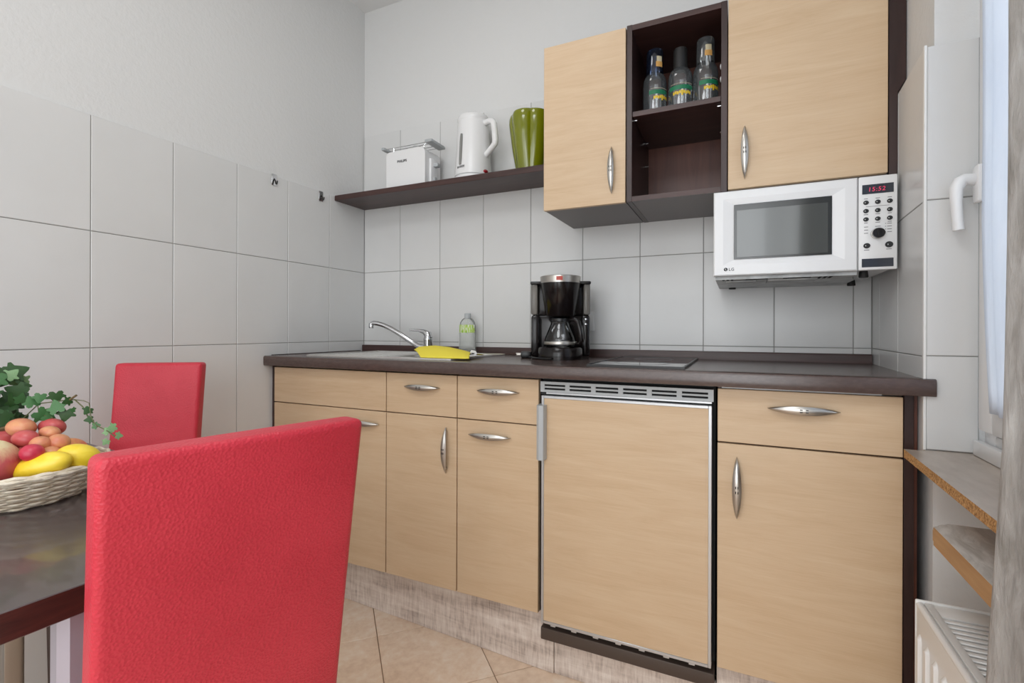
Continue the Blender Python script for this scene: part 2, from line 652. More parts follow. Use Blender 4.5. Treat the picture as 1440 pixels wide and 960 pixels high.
def tile_mesh(name, sx, sy, th, mat, ch=0.0012):
    """flat tile, face towards +z, centred; chamfered rim"""
    bb = B()
    hx, hy = sx / 2, sy / 2
    lo = [bb.bm.verts.new(p) for p in ((-hx, -hy, -th), (hx, -hy, -th), (hx, hy, -th), (-hx, hy, -th))]
    md = [bb.bm.verts.new(p) for p in ((-hx, -hy, -ch), (hx, -hy, -ch), (hx, hy, -ch), (-hx, hy, -ch))]
    tp = [bb.bm.verts.new(p) for p in ((-hx + ch, -hy + ch, 0), (hx - ch, -hy + ch, 0), (hx - ch, hy - ch, 0), (-hx + ch, hy - ch, 0))]
    for a, c in ((lo, md), (md, tp)):
        for i in range(4):
            j = (i + 1) % 4
            bb.bm.faces.new((a[i], a[j], c[j], c[i]))
    bb.bm.faces.new(tp)
    return mesh_of(bb, name, mat, 20)


fm = tile_mesh('tile', TS - 0.003, TS - 0.003, 0.004, M['floor_tile'])
s2 = math.sqrt(0.5)
for i in range(-9, 9):
    for j in range(0, 16):
        u = (i + 0.5) * TS
        v = 0.860 - 4 * TS + (j + 0.5) * TS
        x, y = (u + v) * s2, (u - v) * s2
        if 0.02 < x < 2.16 and -3.0 < y < -0.2:
            o = link('tile', fm, floor, loc=(x, y, 0.0))
            o.rotation_euler = (0, 0, PI / 4)

b = B()
b.box(-0.2, 2.6, -4.3, 0.1, CEIL, CEIL + 0.1)
structure(obj('ceiling', b, M['ceiling']))
b = B()
b.box(-0.2, -0.008, -4.3, 0.1, -0.004, CEIL)
wall_left = structure(obj('wall_left', b, M['plaster']))
b = B()
b.box(-0.008, 2.6, 0.008, 0.1, -0.004, CEIL)
wall_back = structure(obj('wall_back', b, M['plaster']))
b = B()
b.box(-0.2, 2.6, -4.3, -4.2, -0.004, CEIL)
structure(obj('wall_front', b, M['plaster']))
# right wall: return beside the kitchen, niche with window, rest of the wall
b = B()
b.prism([(2.2076, 0.008), (2.185, -0.578), (2.33, -0.578), (2.33, -0.30), (2.6, -0.30), (2.6, 0.008)], -0.004, CEIL)
b.box(2.33, 2.6, -0.578, -0.30, -0.004, CEIL)
b.box(2.31, 2.5, -1.90, -0.578, -0.004, 0.83)
b.box(2.185, 2.5, -1.90, -0.578, 2.46, CEIL)
b.box(2.175, 2.5, -4.3, -1.90, -0.004, CEIL)
wall_right = structure(obj('wall_right', b, M['plaster']))

# ---- wall tiles, every one its own piece
G = 0.0024
ZR = [0.0, 0.3311, 0.686, 1.0409, 1.3959, 1.7484]


def lay(parent, us, zs, place, prefix='tile'):
    cache = {}
    for u0, u1 in zip(us, us[1:]):
        for z0, z1 in zip(zs, zs[1:]):
            k = (round(u1 - u0, 3), round(z1 - z0, 3))
            if k not in cache:
                cache[k] = tile_mesh('tile', u1 - u0 - G, z1 - z0 - G, 0.0085, M['tile'])
            pos, rz = place((u0 + u1) / 2, (z0 + z1) / 2)
            o = link('tile', cache[k], parent, loc=pos)
            o.rotation_euler = Euler((PI / 2, 0, rz), 'XYZ')


lay(wall_left, [0.0] + [0.2393 + 0.238 * k for k in range(9)], ZR, lambda u, z: ((0.0, -u, z), PI / 2))
b = B()
b.box(-0.008, -0.0022, -2.15, 0.0, 0.0, 1.7470)
obj('grout', b, M['grout'], wall_left)
xb = [0.0] + [0.2311 + 0.238 * k for k in range(9)] + [2.187]
lay(wall_back, xb, [0.686, 1.0409, 1.3959, 1.7505, 2.108], lambda u, z: ((u, 0.0, z), 0.0))
b = B()
b.box(0.0, 2.188, 0.0022, 0.008, 0.686, 2.1066)
obj('grout', b, M['grout'], wall_back)
# right return: slightly splayed, tile face from (2.1876,0) to (2.165,-0.588)
RA = math.atan2(0.0226, 0.588)
rd = Vector((-math.sin(RA), -math.cos(RA), 0))


def place_r(u, z):
    p = Vector((2.1876, 0, z)) + rd * u
    return (p, -PI / 2 - RA)


lay(wall_right, [0.0, 0.11, 0.348, 0.586], [0.80, 1.0409, 1.3959, 1.7484], place_r)
b = B()
rn = Vector((math.cos(RA), -math.sin(RA), 0))
q = [Vector((2.1876, 0, 0)) + rn * o_ + rd * u_ for o_, u_ in ((0.0022, 0), (0.0022, 0.586), (0.0198, 0.586), (0.0198, 0))]
b.prism([(p.x, p.y) for p in q], 0.80, 1.7470)
obj('grout', b, M['grout'], wall_right)
lay(wall_right, [2.169, 2.2615], [0.829, 1.043, 1.3975, 1.7484], lambda u, z: ((u, -0.588, z), 0.0))
b = B()
b.box(2.169, 2.2615, -0.5858, -0.578, 0.829, 1.747)
obj('grout', b, M['grout'], wall_right)
b = B()
b.prism([(2.1642, -0.580), (2.1642, -0.5886), (2.1650, -0.5893), (2.1690, -0.5893), (2.1690, -0.578)], 0.829, 1.750)
structure(obj('trim_1', b, M['trim_white']))

# ---- window in the niche
b = B()
WX0, WX1, WY0, WY1, WZ0, WZ1 = 2.262, 2.33, -1.88, -0.60, 0.83, 2.45
fw = 0.058


def ring(b, x0, x1, y0, y1, z0, z1, t, bev=0.004):
    b.box(x0, x1, y0, y0 + t, z0, z1, bev)
    b.box(x0, x1, y1 - t, y1, z0, z1, bev)
    b.box(x0, x1, y0 + t, y1 - t, z0, z0 + t, bev)
    b.box(x0, x1, y0 + t, y1 - t, z1 - t, z1, bev)


ring(b, WX0 + 0.004, WX1, WY0, WY1, WZ0, WZ1, 0.05)
window = structure(obj('window_1', b, M['pvc']))
b = B()
ring(b, 2.252, 2.315, -1.85, -0.608, 0.885, 2.42, 0.062, 0.006)
obj('sash', b, M['pvc'], window)
b = B()
b.box(2.282, 2.288, -1.79, -0.668, 0.945, 2.36)
obj('pane', b, M['window_glass'], window)
b = B()
b.box(2.247, 2.262, -1.88, -0.60, 0.829, 0.862, 0.003)
obj('sill_strip', b, M['pvc'], window)
# handle: plate, neck, lever hanging down
b = B()
b.box(2.240, 2.253, -0.642, -0.612, 1.375, 1.455, 0.005)
hd = obj('handle', b, M['pvc'], window)
b = B()
b.tube([(2.243, -0.626, 1.425), (2.222, -0.626, 1.427), (2.2175, -0.626, 1.424), (2.2095, -0.626, 1.408), (2.2100, -0.626, 1.375), (2.2120, -0.626, 1.342), (2.2140, -0.626, 1.318)],
       [0.0125, 0.0125, 0.0135, 0.0125, 0.0105, 0.0100, 0.0105], 12)
obj('lever', b, M['pvc'], hd)

# ================================================================== KITCHEN BASE UNITS
FY = -0.559   # door face
FB = -0.541   # back of doors


def pull(axis, cx, cz, L, parent, y0=FY, W=0.0100, D=0.020):
    bb = B()
    n = 18
    prof = []
    for i in range(n + 1):
        u = -1 + 2 * i / n
        k = max(1 - u * u, 0.0)
        hw = 0.0006 + W * (k ** 0.85)
        off = 0.003 + D * (k ** 0.8)
        prof.append((u * L / 2, hw, off))
    rings = []
    for s, hw, off in prof:
        ring_ = []
        for du, dv in ((-1, 0.0), (-0.55, 0.0032), (0, 0.0042), (0.55, 0.0032), (1, 0.0), (0, -0.0008)):
            a, c = (s, du * hw) if axis == 'x' else (du * hw, s)
            ring_.append(bb.bm.verts.new((cx + a, y0 - off - dv, cz + c)))
        rings.append(ring_)
    for a, c in zip(rings, rings[1:]):
        for k in range(6):
            l = (k + 1) % 6
            bb.bm.faces.new((a[k], a[l], c[l], c[k]))
    bb.bm.faces.new(rings[0])
    bb.bm.faces.new(rings[-1][::-1])
    # feet and the two little punched squares
    for sgn in (-1, 1):
        s = sgn * L * 0.40
        if axis == 'x':
            bb.box(cx + s - 0.003, cx + s + 0.003, y0 - 0.012, y0, cz - 0.003, cz + 0.003)
        else:
            bb.box(cx - 0.003, cx + 0.003, y0 - 0.012, y0, cz + s - 0.003, cz + s + 0.003)
    for sgn in (-1, 1):
        s = sgn * 0.0065
        for e in (-0.0028, 0.0028):
            a0, c0 = (cx + s, cz + e) if axis == 'x' else (cx + e, cz + s)
            hx, hz = (0.003, 0.0012) if axis == 'x' else (0.0012, 0.003)
            bb.box(a0 - hx, a0 + hx, y0 - D - 0.0078, y0 - D - 0.004, c0 - hz, c0 + hz, 0, 1)
    return obj('handle', bb, [M['steel'], M['steel_dark']], parent)


def front(name, x0, x1, z0, z1, parent, y0=FY, y1=FB, mat='beech'):
    bb = B()
    bb.box(x0, x1, y0, y1, z0, z1, 0.0012, 0, 1)
    return obj(name, bb, M[mat], parent)


g = 0.0017
ZS, ZD0, ZD1 = 0.797, 0.204, 0.9425
X1, X2, X3, X4 = 0.016, 0.6045, 0.9082, 1.2095


def carcass(x0, x1, parent, z0=0.2035, z1=0.948):
    bb = B()
    bb.box(x0, x1, FB + 0.001, -0.012, z0, z1)
    return obj('body', bb, M['wenge'], parent)


def leveller(x0, x1, parent, z1=0.2037):
    bb = B()
    for x in (x0 + 0.05, x1 - 0.05):
        for y in (-0.40, -0.08):
            bb.lathe([(0.018, 0.0), (0.018, 0.008), (0.012, 0.012), (0.012, z1)], (x, y, 0.0), 10)
    obj_split('foot', bb, M['black_matt'], parent)


c1 = thing('base_cabinet', 'beech sink base cabinet with plain top panel at the left wall under the sink', 'cabinet', (0.31, -0.28, 0.0))
bb = B()
bb.box(0.004, X2 - 0.001, FB + 0.001, -0.012, 0.2035, 0.760)
bb.box(0.003, 0.0155, -0.556, -0.012, 0.2035, 0.948)
bb.box(X2 - 0.017, X2 - 0.001, FB + 0.001, -0.012, 0.76, 0.948)
obj('body', bb, M['wenge'], c1)
leveller(0.0, X2, c1)
front('top_panel', X1 + g, X2 - g, ZS + g, ZD1, c1)
d = front('door', X1 + g, X2 - g, ZD0, ZS - g, c1)
pull('x', 0.497, 0.748, 0.156, d)
c2 = thing('base_cabinet', 'narrow beech base cabinet with one drawer and a vertical handle on its door', 'cabinet', (0.757, -0.28, 0.0))
carcass(X2 + 0.001, X3 - 0.001, c2, z1=0.84)
leveller(X2, X3, c2)
d = front('drawer', X2 + g, X3 - g, ZS + g, ZD1, c2)
pull('x', 0.7645, 0.896, 0.153, d)
d = front('door', X2 + g, X3 - g, ZD0, ZS - g, c2)
pull('z', 0.8665, 0.684, 0.158, d)
c3 = thing('base_cabinet', 'narrow beech pull-out cabinet left of the fridge with two horizontal handles', 'cabinet', (1.06, -0.28, 0.0))
carcass(X3 + 0.001, X4 - 0.001, c3)
leveller(X3, X4, c3)
d = front('drawer', X3 + g, X4 - g, ZS + g, ZD1, c3)
pull('x', 1.065, 0.897, 0.156, d)
d = front('pullout_front', X3 + g, X4 - g, ZD0, ZS - g, c3)
pull('x', 1.034, 0.748, 0.158, d)

# fridge with beech door panel
fr = thing('fridge', 'under-counter fridge with beech door panel in an aluminium frame and vent slots above', 'fridge', (1.466, -0.28, 0.0))
bb = B()
bb.box(1.2135, 1.7245, -0.535, -0.03, 0.185, 0.944)
obj('body', bb, M['dark_slot'], fr)
bb = B()
bb.box(1.228, 1.7085, -0.5645, -0.545, 0.190, 0.8865, 0.0008, 0, 1)
dp = obj('door', bb, M['beech'], fr)
bb = B()
x0, x1, z0, z1, t = 1.2205, 1.7160, 0.1820, 0.8945, 0.0085
bb.box(x0, x0 + t, -0.5665, -0.537, z0, z1, 0.001, 0, 1)
bb.box(x1 - t, x1, -0.5665, -0.537, z0, z1, 0.001, 0, 1)
bb.box(x0 + t, x1 - t, -0.5665, -0.537, z0, z0 + t, 0.001, 0, 1)
bb.box(x0 + t, x1 - t, -0.5665, -0.537, z1 - t, z1, 0.001, 0, 1)
for k in range(7):
    xx = 1.25 + k * 0.068
    bb.box(xx, xx + 0.016, -0.560, -0.545, z0 - 0.008, z0 + 0.001)
obj('door_frame', bb, M['alu'], dp)
bb = B()
bb.prism([(1.2095, -0.545), (1.2095, -0.566), (1.2125, -0.586), (1.222, -0.594), (1.236, -0.592), (1.2385, -0.584), (1.2385, -0.566)], 0.697, 0.866)
obj('handle', bb, M['grey_plastic'], dp)
bb = B()
zz0, zz1 = 0.9045, 0.9375
bb.box(1.2130, 1.7200, -0.5560, -0.551, zz0, zz0 + 0.0075)
bb.box(1.2130, 1.7200, -0.5560, -0.551, zz0 + 0.0135, zz0 + 0.0185)
bb.box(1.2130, 1.7200, -0.5560, -0.551, zz1 - 0.0085, zz1)
for k in range(7):
    xx = 1.2130 + k * (0.507 - 0.014) / 6
    bb.box(xx, xx + 0.014, -0.5562, -0.5508, zz0, zz1)
vg = obj('vent_grille', bb, M['grey_plastic'], fr)
bb = B()
bb.box(1.2145, 1.7185, -0.550, -0.536, zz0, zz1)
obj('vent_backing', bb, M['dark_slot'], fr)
bb = B()
bb.box(1.232, 1.7150, -0.5540, -0.536, 0.8985, 0.9035)
bb.box(1.214, 1.231, -0.5540, -0.536, 0.8965, 0.9035, 0, 1)
obj('hinge_rail', bb, [M['alu'], M['black_matt']], fr)
bb = B()
bb.box(1.2140, 1.7225, -0.553, -0.06, 0.121, 0.160, 0.004)
obj('kick_base', bb, M['kick'], fr)
bb = B()
for xx in (1.26, 1.68):
    for yy in (-0.42, -0.10):
        bb.lathe([(0.02, 0), (0.02, 0.01), (0.013, 0.014), (0.013, 0.124)], (xx, yy, 0), 10)
obj_split('foot', bb, M['black_matt'], fr)

X5, X6 = 1.7285, 2.1365
c4 = thing('base_cabinet', 'wide beech base cabinet right of the fridge with one drawer and one door', 'cabinet', (1.93, -0.28, 0.0))
carcass(X5 + 0.002, X6 - 0.001, c4, z0=0.187)
leveller(X5, X6, c4, 0.1872)
d = front('drawer', X5 + g, X6 - g, ZS + 0.001 + g, ZD1, c4)
pull('x', 1.930, 0.898, 0.160, d, W=0.0105)
d = front('door', X5 + g, X6 - g, 0.187, ZS - g, c4)
pull('z', 1.778, 0.680, 0.164, d, W=0.0105)
bb = B()
bb.box(1.74, 2.095, -0.552, -0.541, 0.9437, 0.9475)
obj('drawer_rail', bb, M['white_plastic'], c4)
ep = thing('end_panel', 'dark wenge end panel closing the base units at the window wall', 'panel', (2.148, -0.3, 0.0))
bb = B()
bb.box(X6 + 0.0005, 2.1560, -0.556, -0.02, 0.002, 0.948, 0.001, 0, 1)
obj('panel', bb, M['wenge'], ep)
bb = B()
bb.box(2.1562, 2.1640, -0.548, -0.30, 0.002, 0.948)
obj('filler_strip', bb, M['wenge_red'], ep)

# plinth boards
def plinth(x0, y0, x1, y1, z1, lab, th=0.014, zb=0.001, notch=None):
    bb = B()
    dx, dy = x1 - x0, y1 - y0
    L = math.hypot(dx, dy)
    pts = [(0, zb), (L, zb)]
    if notch:
        pts += [(L, notch[1]), (notch[0], notch[1]), (notch[0], z1)]
    else:
        pts += [(L, z1)]
    pts += [(0, z1)]
    bb.prism(pts, 0, th, 'y')
    bmesh.ops.transform(bb.bm, matrix=Matrix.Translation((x0, y0, 0)) @ Matrix.Rotation(math.atan2(dy, dx), 4, 'Z'), verts=bb.bm.verts[:])
    tag(obj('plinth_board', bb, M['plinth']), lab, 'plinth')


plinth(0.003, -0.4505, 1.2465, -0.5210, 0.2015, 'long whitewashed plinth board under the left base units', notch=(1.2085, 0.1185))
plinth(1.2485, -0.5170, 1.7265, -0.5240, 0.1185, 'short whitewashed plinth board under the fridge')
plinth(1.7285, -0.5180, 2.1345, -0.5200, 0.1850, 'whitewashed plinth board under the wide cabinet right of the fridge')

# worktop with cut-out for the sink
ZT, ZB = 0.9905, 0.9505
SX0, SX1, SY0, SY1 = 0.560, 0.830, -0.450, -0.130   # bowl opening
wt = thing('worktop', 'dark brown laminate worktop running across all base units', 'worktop', (1.1, -0.3, ZB))
bb = B()
YF, YC = -0.598, -0.54
r_ = 0.004
prof = [(YC, ZB), (YF + r_, ZB), (YF + 0.001, ZB + 0.001), (YF, ZB + r_), (YF, ZT - 0.007), (YF + 0.002, ZT - 0.002), (YF + 0.007, ZT), (YC, ZT)]
bb.prism(prof, 0.0005, 2.186, 'x')
bb.prism([(0.0005, YC), (SX0, YC), (SX0, -0.001), (0.0005, -0.001)], ZB, ZT)
bb.prism([(SX0, YC), (SX1, YC), (SX1, SY0), (SX0, SY0)], ZB, ZT)
bb.prism([(SX0, SY1), (SX1, SY1), (SX1, -0.001), (SX0, -0.001)], ZB, ZT)
bb.prism([(SX1, YC), (2.1645, YC), (2.1855, -0.001), (SX1, -0.001)], ZB, ZT)
obj('slab', bb, M['counter'], wt)
bb = B()
bb.prism([(-0.001, ZT + 0.0002), (-0.021, ZT + 0.0002), (-0.021, ZT + 0.026), (-0.0195, ZT + 0.0295), (-0.016, ZT + 0.031), (-0.001, ZT + 0.031)], 0.006, 2.1840, 'x')
obj('upstand', bb, M['wenge_h'], wt)
bb = B()
bb.prism([(-0.0025, ZT), (-0.0025, ZT + 0.004), (-0.004, ZT + 0.004), (-0.006, ZT)], 0.0, 0.0, 'x') if False else None
for a, c in (((0.0008, -0.56), (0.0008, -0.03)),):
    bb.box(a[0], a[0] + 0.004, a[1], c[1], ZT, ZT + 0.003)
obj('sealant', bb, M['wenge'], wt)

# sink
sk = thing('sink', 'steel inset sink with ridged drainer at the left end of the worktop', 'sink', (0.5, -0.3, ZT))
bb = B()
t0, t1 = ZT + 0.0002, ZT + 0.0042
rx0, rx1, ry0, ry1 = 0.165, 0.862, -0.525, -0.085
bb.box(rx0, SX0, ry0, ry1, t0, t1)
bb.box(SX1, rx1, ry0, ry1, t0, t1)
bb.box(SX0, SX1, ry0, SY0, t0, t1)
bb.box(SX0, SX1, SY1, ry1, t0, t1)
obj('rim', bb, M['sink'], sk)
bb = B()
i = 0.006
zl = 0.85
def bq(*p):
    bb.bm.faces.new([bb.bm.verts.new(q_) for q_ in p])
bq((SX0 + i, SY0 + i, t1), (SX1 - i, SY0 + i, t1), (SX1 - 0.03, SY0 + 0.03, zl), (SX0 + 0.03, SY0 + 0.03, zl))
bq((SX1 - i, SY0 + i, t1), (SX1 - i, SY1 - i, t1), (SX1 - 0.03, SY1 - 0.03, zl), (SX1 - 0.03, SY0 + 0.03, zl))
bq((SX1 - i, SY1 - i, t1), (SX0 + i, SY1 - i, t1), (SX0 + 0.03, SY1 - 0.03, zl), (SX1 - 0.03, SY1 - 0.03, zl))
bq((SX0 + i, SY1 - i, t1), (SX0 + i, SY0 + i, t1), (SX0 + 0.03, SY0 + 0.03, zl), (SX0 + 0.03, SY1 - 0.03, zl))
bq((SX0 + 0.03, SY0 + 0.03, zl), (SX1 - 0.03, SY0 + 0.03, zl), (SX1 - 0.03, SY1 - 0.03, zl), (SX0 + 0.03, SY1 - 0.03, zl))
for (a0, a1, c0, c1_) in ((SX0, SX0 + i, SY0, SY1), (SX1 - i, SX1, SY0, SY1), (SX0, SX1, SY0, SY0 + i), (SX0, SX1, SY1 - i, SY1)):
    bq((a0, c0, t1), (a1, c0, t1), (a1, c1_, t1), (a0, c1_, t1))
obj('bowl', bb, M['sink'], sk, recalc=False)
bb = B()
for k in range(8):
    yy = -0.46 + k * 0.045
    rb_ = B()
    rb_.tube([(0.215, yy, t1 - 0.006), (0.24, yy, t1 - 0.0035), (0.49, yy, t1 - 0.0035), (0.515, yy, t1 - 0.006)], 0.0055, 10)
    obj('drainer_ridge', rb_, M['sink'], sk)
bb.box(rx0, rx1, ry0, ry0 + 0.008, t1, t1 + 0.002)
bb.box(rx0, rx1, ry1 - 0.008, ry1, t1, t1 + 0.002)
bb.box(rx0, rx0 + 0.008, ry0, ry1, t1, t1 + 0.002)
obj_split('edge_lip', bb, M['sink'], sk)

# tap
fx, fy, fz = 0.475, -0.105, t1
tp_ = thing('tap', 'chrome mixer tap with long bent spout behind the sink', 'tap', (fx, fy, fz))
bb = B()
bb.lathe([(0.026, 0), (0.026, 0.006), (0.021, 0.010), (0.0205, 0.055), (0.022, 0.060), (0.020, 0.068)], (fx, fy, fz), 24)
obj('tap_body', bb, M['chrome'], tp_)
bb = B()
bb.tube([(fx - 0.012, fy - 0.01, fz + 0.024), (0.43, -0.118, 1.024), (0.395, -0.128, 1.046), (0.345, -0.140, 1.078), (0.30, -0.151, 1.104), (0.262, -0.160, 1.121), (0.232, -0.167, 1.129), (0.212, -0.172, 1.131), (0.201, -0.174, 1.126)],
        [0.0125, 0.0125, 0.0122, 0.0118, 0.0115, 0.0112, 0.011, 0.011, 0.0105], 14)
sp = obj('spout', bb, M['chrome'], tp_)
bb = B()
bb.lathe([(0.0105, 0), (0.0115, 0.003), (0.0115, 0.022), (0.0095, 0.025)], (0.200, -0.1745, 1.106), 18)
obj('aerator', bb, M['chrome'], sp)
bb = B()
bb.tube([(fx + 0.002, fy, fz + 0.066), (fx - 0.002, fy, fz + 0.084), (fx - 0.020, fy - 0.004, fz + 0.096), (fx - 0.048, fy - 0.010, fz + 0.102), (fx - 0.080, fy - 0.018, fz + 0.1035), (fx - 0.092, fy - 0.020, fz + 0.1035)],
        [0.020, 0.019, 0.0115, 0.0065, 0.005, 0.0046], 14)
obj('lever', bb, M['chrome'], tp_)

# yellow cloth
bb = B()
pts_f = [(0.715, -0.500), (0.745, -0.505), (0.80, -0.505), (0.86, -0.503), (0.905, -0.498), (0.915, -0.49)]
pts_t = [(0.600, 1.018), (0.624, 1.031), (0.698, 1.037), (0.765, 1.031), (0.832, 1.019), (0.862, 1.010)]
n = 5
def cl(u, v):
    f = u * n
    i_ = min(int(f), n - 1)
    t_ = f - i_
    a = Vector((pts_f[i_][0] * (1 - t_) + pts_f[i_ + 1][0] * t_, pts_f[i_][1] * (1 - t_) + pts_f[i_ + 1][1] * t_, t1 + 0.0015))
    c = Vector((pts_t[i_][0] * (1 - t_) + pts_t[i_ + 1][0] * t_, -0.385, pts_t[i_][1] * (1 - t_) + pts_t[i_ + 1][1] * t_))
    p = a.lerp(c, min(v / 0.7, 1.0))
    p.z += 0.006 * math.sin(min(v / 0.7, 1) * PI)
    if v > 0.7:
        k = (v - 0.7) / 0.3
        p.y += 0.10 * k
        p.z = p.z * (1 - k) + (t1 + 0.004) * k
    return p
bb.grid(cl, 20, 14)
yc = obj('dish_cloth', bb, M['yellow_cloth'])
so = yc.modifiers.new('s', 'SOLIDIFY')
so.thickness = 0.003
so.offset = 1.0
tag(yc, 'bright yellow cloth draped over the front right of the sink', 'cloth')
bb = B()
bb.prism([(0.872, 1.006), (0.893, 1.003), (0.900, 1.011), (0.894, 1.021), (0.876, 1.024), (0.870, 1.016)], -0.405, -0.403, 'y')
tg = obj('care_tag', bb, M['white_plastic'], yc, label='white tag on the cloth')
bb = B()
bb.prism([(0.877, 1.009), (0.888, 1.009), (0.889, 1.013), (0.878, 1.014)], -0.4056, -0.4050, 'y')
obj('print', bb, M['print_dark'], tg)

# washing-up bottle
bt = thing('soap_bottle', 'clear washing-up liquid bottle with green label and grey cap behind the sink', 'bottle', (0.655, -0.052, t1 + 0.0002))
bx, by, bz = 0.655, -0.052, ZT + 0.0006
bt.location = (bx, by, bz)
WM[bt.name] = Matrix.Translation((bx, by, bz))
def flat_fn(a, z):
    return 1.0 / math.sqrt(math.cos(a) ** 2 + (math.sin(a) / 0.62) ** 2)
bb = B()
bb.lathe([(0.036, 0.0), (0.042, 0.004), (0.043, 0.02), (0.040, 0.05), (0.0395, 0.075), (0.0405, 0.10), (0.0405, 0.125), (0.037, 0.143), (0.028, 0.156), (0.0165, 0.163), (0.0135, 0.166)], (0, 0, 0), 32, fn=flat_fn)
obj('bottle_body', bb, M['pet'], bt, local=True)
bb = B()
bb.lathe([(0.0150, 0.160), (0.0155, 0.163), (0.0150, 0.182), (0.0135, 0.184)], (0, 0, 0), 20)
obj('cap', bb, M['grey_plastic'], bt, local=True)
bb = B()
def lab(z0, z1, r):
    bb.grid(lambda u, v: Vector((r * math.cos(PI * (1.08 + 0.84 * u)), 0.62 * r * math.sin(PI * (1.08 + 0.84 * u)), z0 + (z1 - z0) * v)), 14, 2)
lab(0.096, 0.132, 0.0416)
obj('leaf_label', bb, M['label_green'], bt, local=True)
bb = B()
lab(0.022, 0.094, 0.0438)
obj('label', bb, M['label_white'], bt, local=True)

# hob
hb = thing('hob', 'black glass ceramic hob set flush in the worktop right of the coffee maker', 'hob', (1.5, -0.31, ZT))
bb = B()
bb.box(1.372, 1.640, -0.560, -0.080, ZT + 0.0002, ZT + 0.0062, 0.0015, 0, 1)
obj('glass_plate', bb, M['hob'], hb)
bb = B()
for yy, rr in ((-0.43, 0.085), (-0.20, 0.068)):
    for k in range(2):
        r0 = rr - k * 0.006
        pts = [(1.506 + r0 * math.cos(2 * PI * q_ / 40), yy + r0 * math.sin(2 * PI * q_ / 40), ZT + 0.0062) for q_ in range(40)]
        bb.tube(pts, 0.0003, 4, closed=True)
obj_split('cooking_zone', bb, M['print_grey'], hb)
bb = B()
for x0_, x1_, y0_, y1_ in ((1.366, 1.646, -0.566, -0.560), (1.366, 1.646, -0.080, -0.074), (1.366, 1.372, -0.560, -0.080), (1.640, 1.646, -0.560, -0.080)):
    bb.box(x0_, x1_, y0_, y1_, ZT + 0.0001, ZT + 0.0072)
obj('frame', bb, M['black'], hb)

# ------------------------------------------------------------------ coffee maker
ck = thing('coffee_maker', 'black filter coffee maker with steel rim on the worktop', 'coffee maker', (1.163, -0.225, ZT + 0.0002), math.radians(19))
bb = B()
bb.prism([(0.110 * math.cos(a) if abs(a) > 9 else 0.086 * math.cos(a), 0.086 * math.sin(a) - 0.03) for a in [PI + PI * k / 24 for k in range(25)]] + [(0.108, 0.0), (0.108, 0.100), (0.098, 0.110), (-0.098, 0.110), (-0.108, 0.100), (-0.108, 0.0)], 0.0, 0.012)
bb.lathe([(0.081, 0.010), (0.084, 0.013), (0.083, 0.040), (0.079, 0.045), (0.0, 0.045)], (0, -0.032, 0), 40)
obj('base', bb, M['black_gloss'], ck, local=True)
bb = B()
bb.box(-0.112, 0.112, 0.035, 0.108, 0.010, 0.168, 0.008)
bb.box(-0.112, -0.080, 0.000, 0.060, 0.010, 0.165, 0.008)
bb.box(0.080, 0.112, 0.000, 0.060, 0.010, 0.165, 0.008)
bb.box(-0.088, 0.088, 0.030, 0.106, 0.165, 0.290, 0.006)
obj('housing', bb, M['black_gloss'], ck, local=True)
bb = B()
bb.box(-0.113, -0.088, 0.005, 0.106, 0.168, 0.285, 0.006)
obj('water_tank', bb, M['tank'], ck, local=True)
bb = B()
bb.box(0.088, 0.113, 0.005, 0.106, 0.168, 0.285, 0.006)
obj('water_tank', bb, M['tank'], ck, local=True)
bb = B()
bb.box(-0.116, -0.064, 0.0, 0.110, 0.284, 0.296, 0.005)
bb.box(0.064, 0.116, 0.0, 0.110, 0.284, 0.296, 0.005)
obj_split('tank_lid', bb, M['black'], ck, True)
bb = B()
bb.lathe([(0.0, 0.160), (0.052, 0.160), (0.056, 0.164), (0.0735, 0.284), (0.0, 0.284)], (0, -0.028, 0), 40)
obj('filter_basket', bb, M['black_gloss'], ck, local=True)
bb = B()
bb.lathe([(0.0738, 0.284), (0.0765, 0.308), (0.0745, 0.3095), (0.072, 0.306)], (0, -0.028, 0), 40, capb=False, capt=False)
rm = obj('steel_rim', bb, M['steel'], ck, local=True)
bb = B()
bb.grid(lambda u, v: Vector((0.0772 * math.sin(-0.19 + 0.30 * u), -0.028 - 0.0772 * math.cos(-0.19 + 0.30 * u), 0.2895 + 0.0145 * v)), 6, 1)
obj('badge', bb, simple('red_badge', S(176, 62, 48), 0.4), rm, local=True, label='small red maker badge')
bb = B()
bb.lathe([(0.071, 0.300), (0.060, 0.310), (0.02, 0.313), (0.0, 0.313)], (0, -0.028, 0), 40)
bb.lathe([(0.010, 0.311), (0.010, 0.317), (0.0, 0.318)], (0.004, -0.028, 0), 16)
obj('lid', bb, M['black'], ck, local=True)
for z in (0.150, 0.131):
    bb = B()
    bb.ell((0.096, -0.001, z), (0.0058, 0.003, 0.0058), 14, 8)
    obj('button', bb, M['chrome'], ck, local=True)
bb = B()
bb.tube([(-0.095, 0.10, 0.012), (-0.125, 0.09, 0.007), (-0.142, 0.06, 0.006), (-0.130, 0.025, 0.006), (-0.112, -0.03, 0.006), (-0.085, -0.085, 0.005), (-0.03, -0.122, 0.005)], 0.0035, 8)
cd = obj('power_cord', bb, M['black'], ck, local=True)
bb = B()
bb.box(-0.152, -0.112, -0.002, 0.030, 0.0005, 0.026, 0.006)
bb.tube([(-0.150, 0.006, 0.018), (-0.170, 0.006, 0.018)], 0.0022, 8, 1)
bb.tube([(-0.150, 0.024, 0.012), (-0.170, 0.024, 0.012)], 0.0022, 8, 1)
obj('plug', bb, [M['black'], M['steel']], cd, local=True)

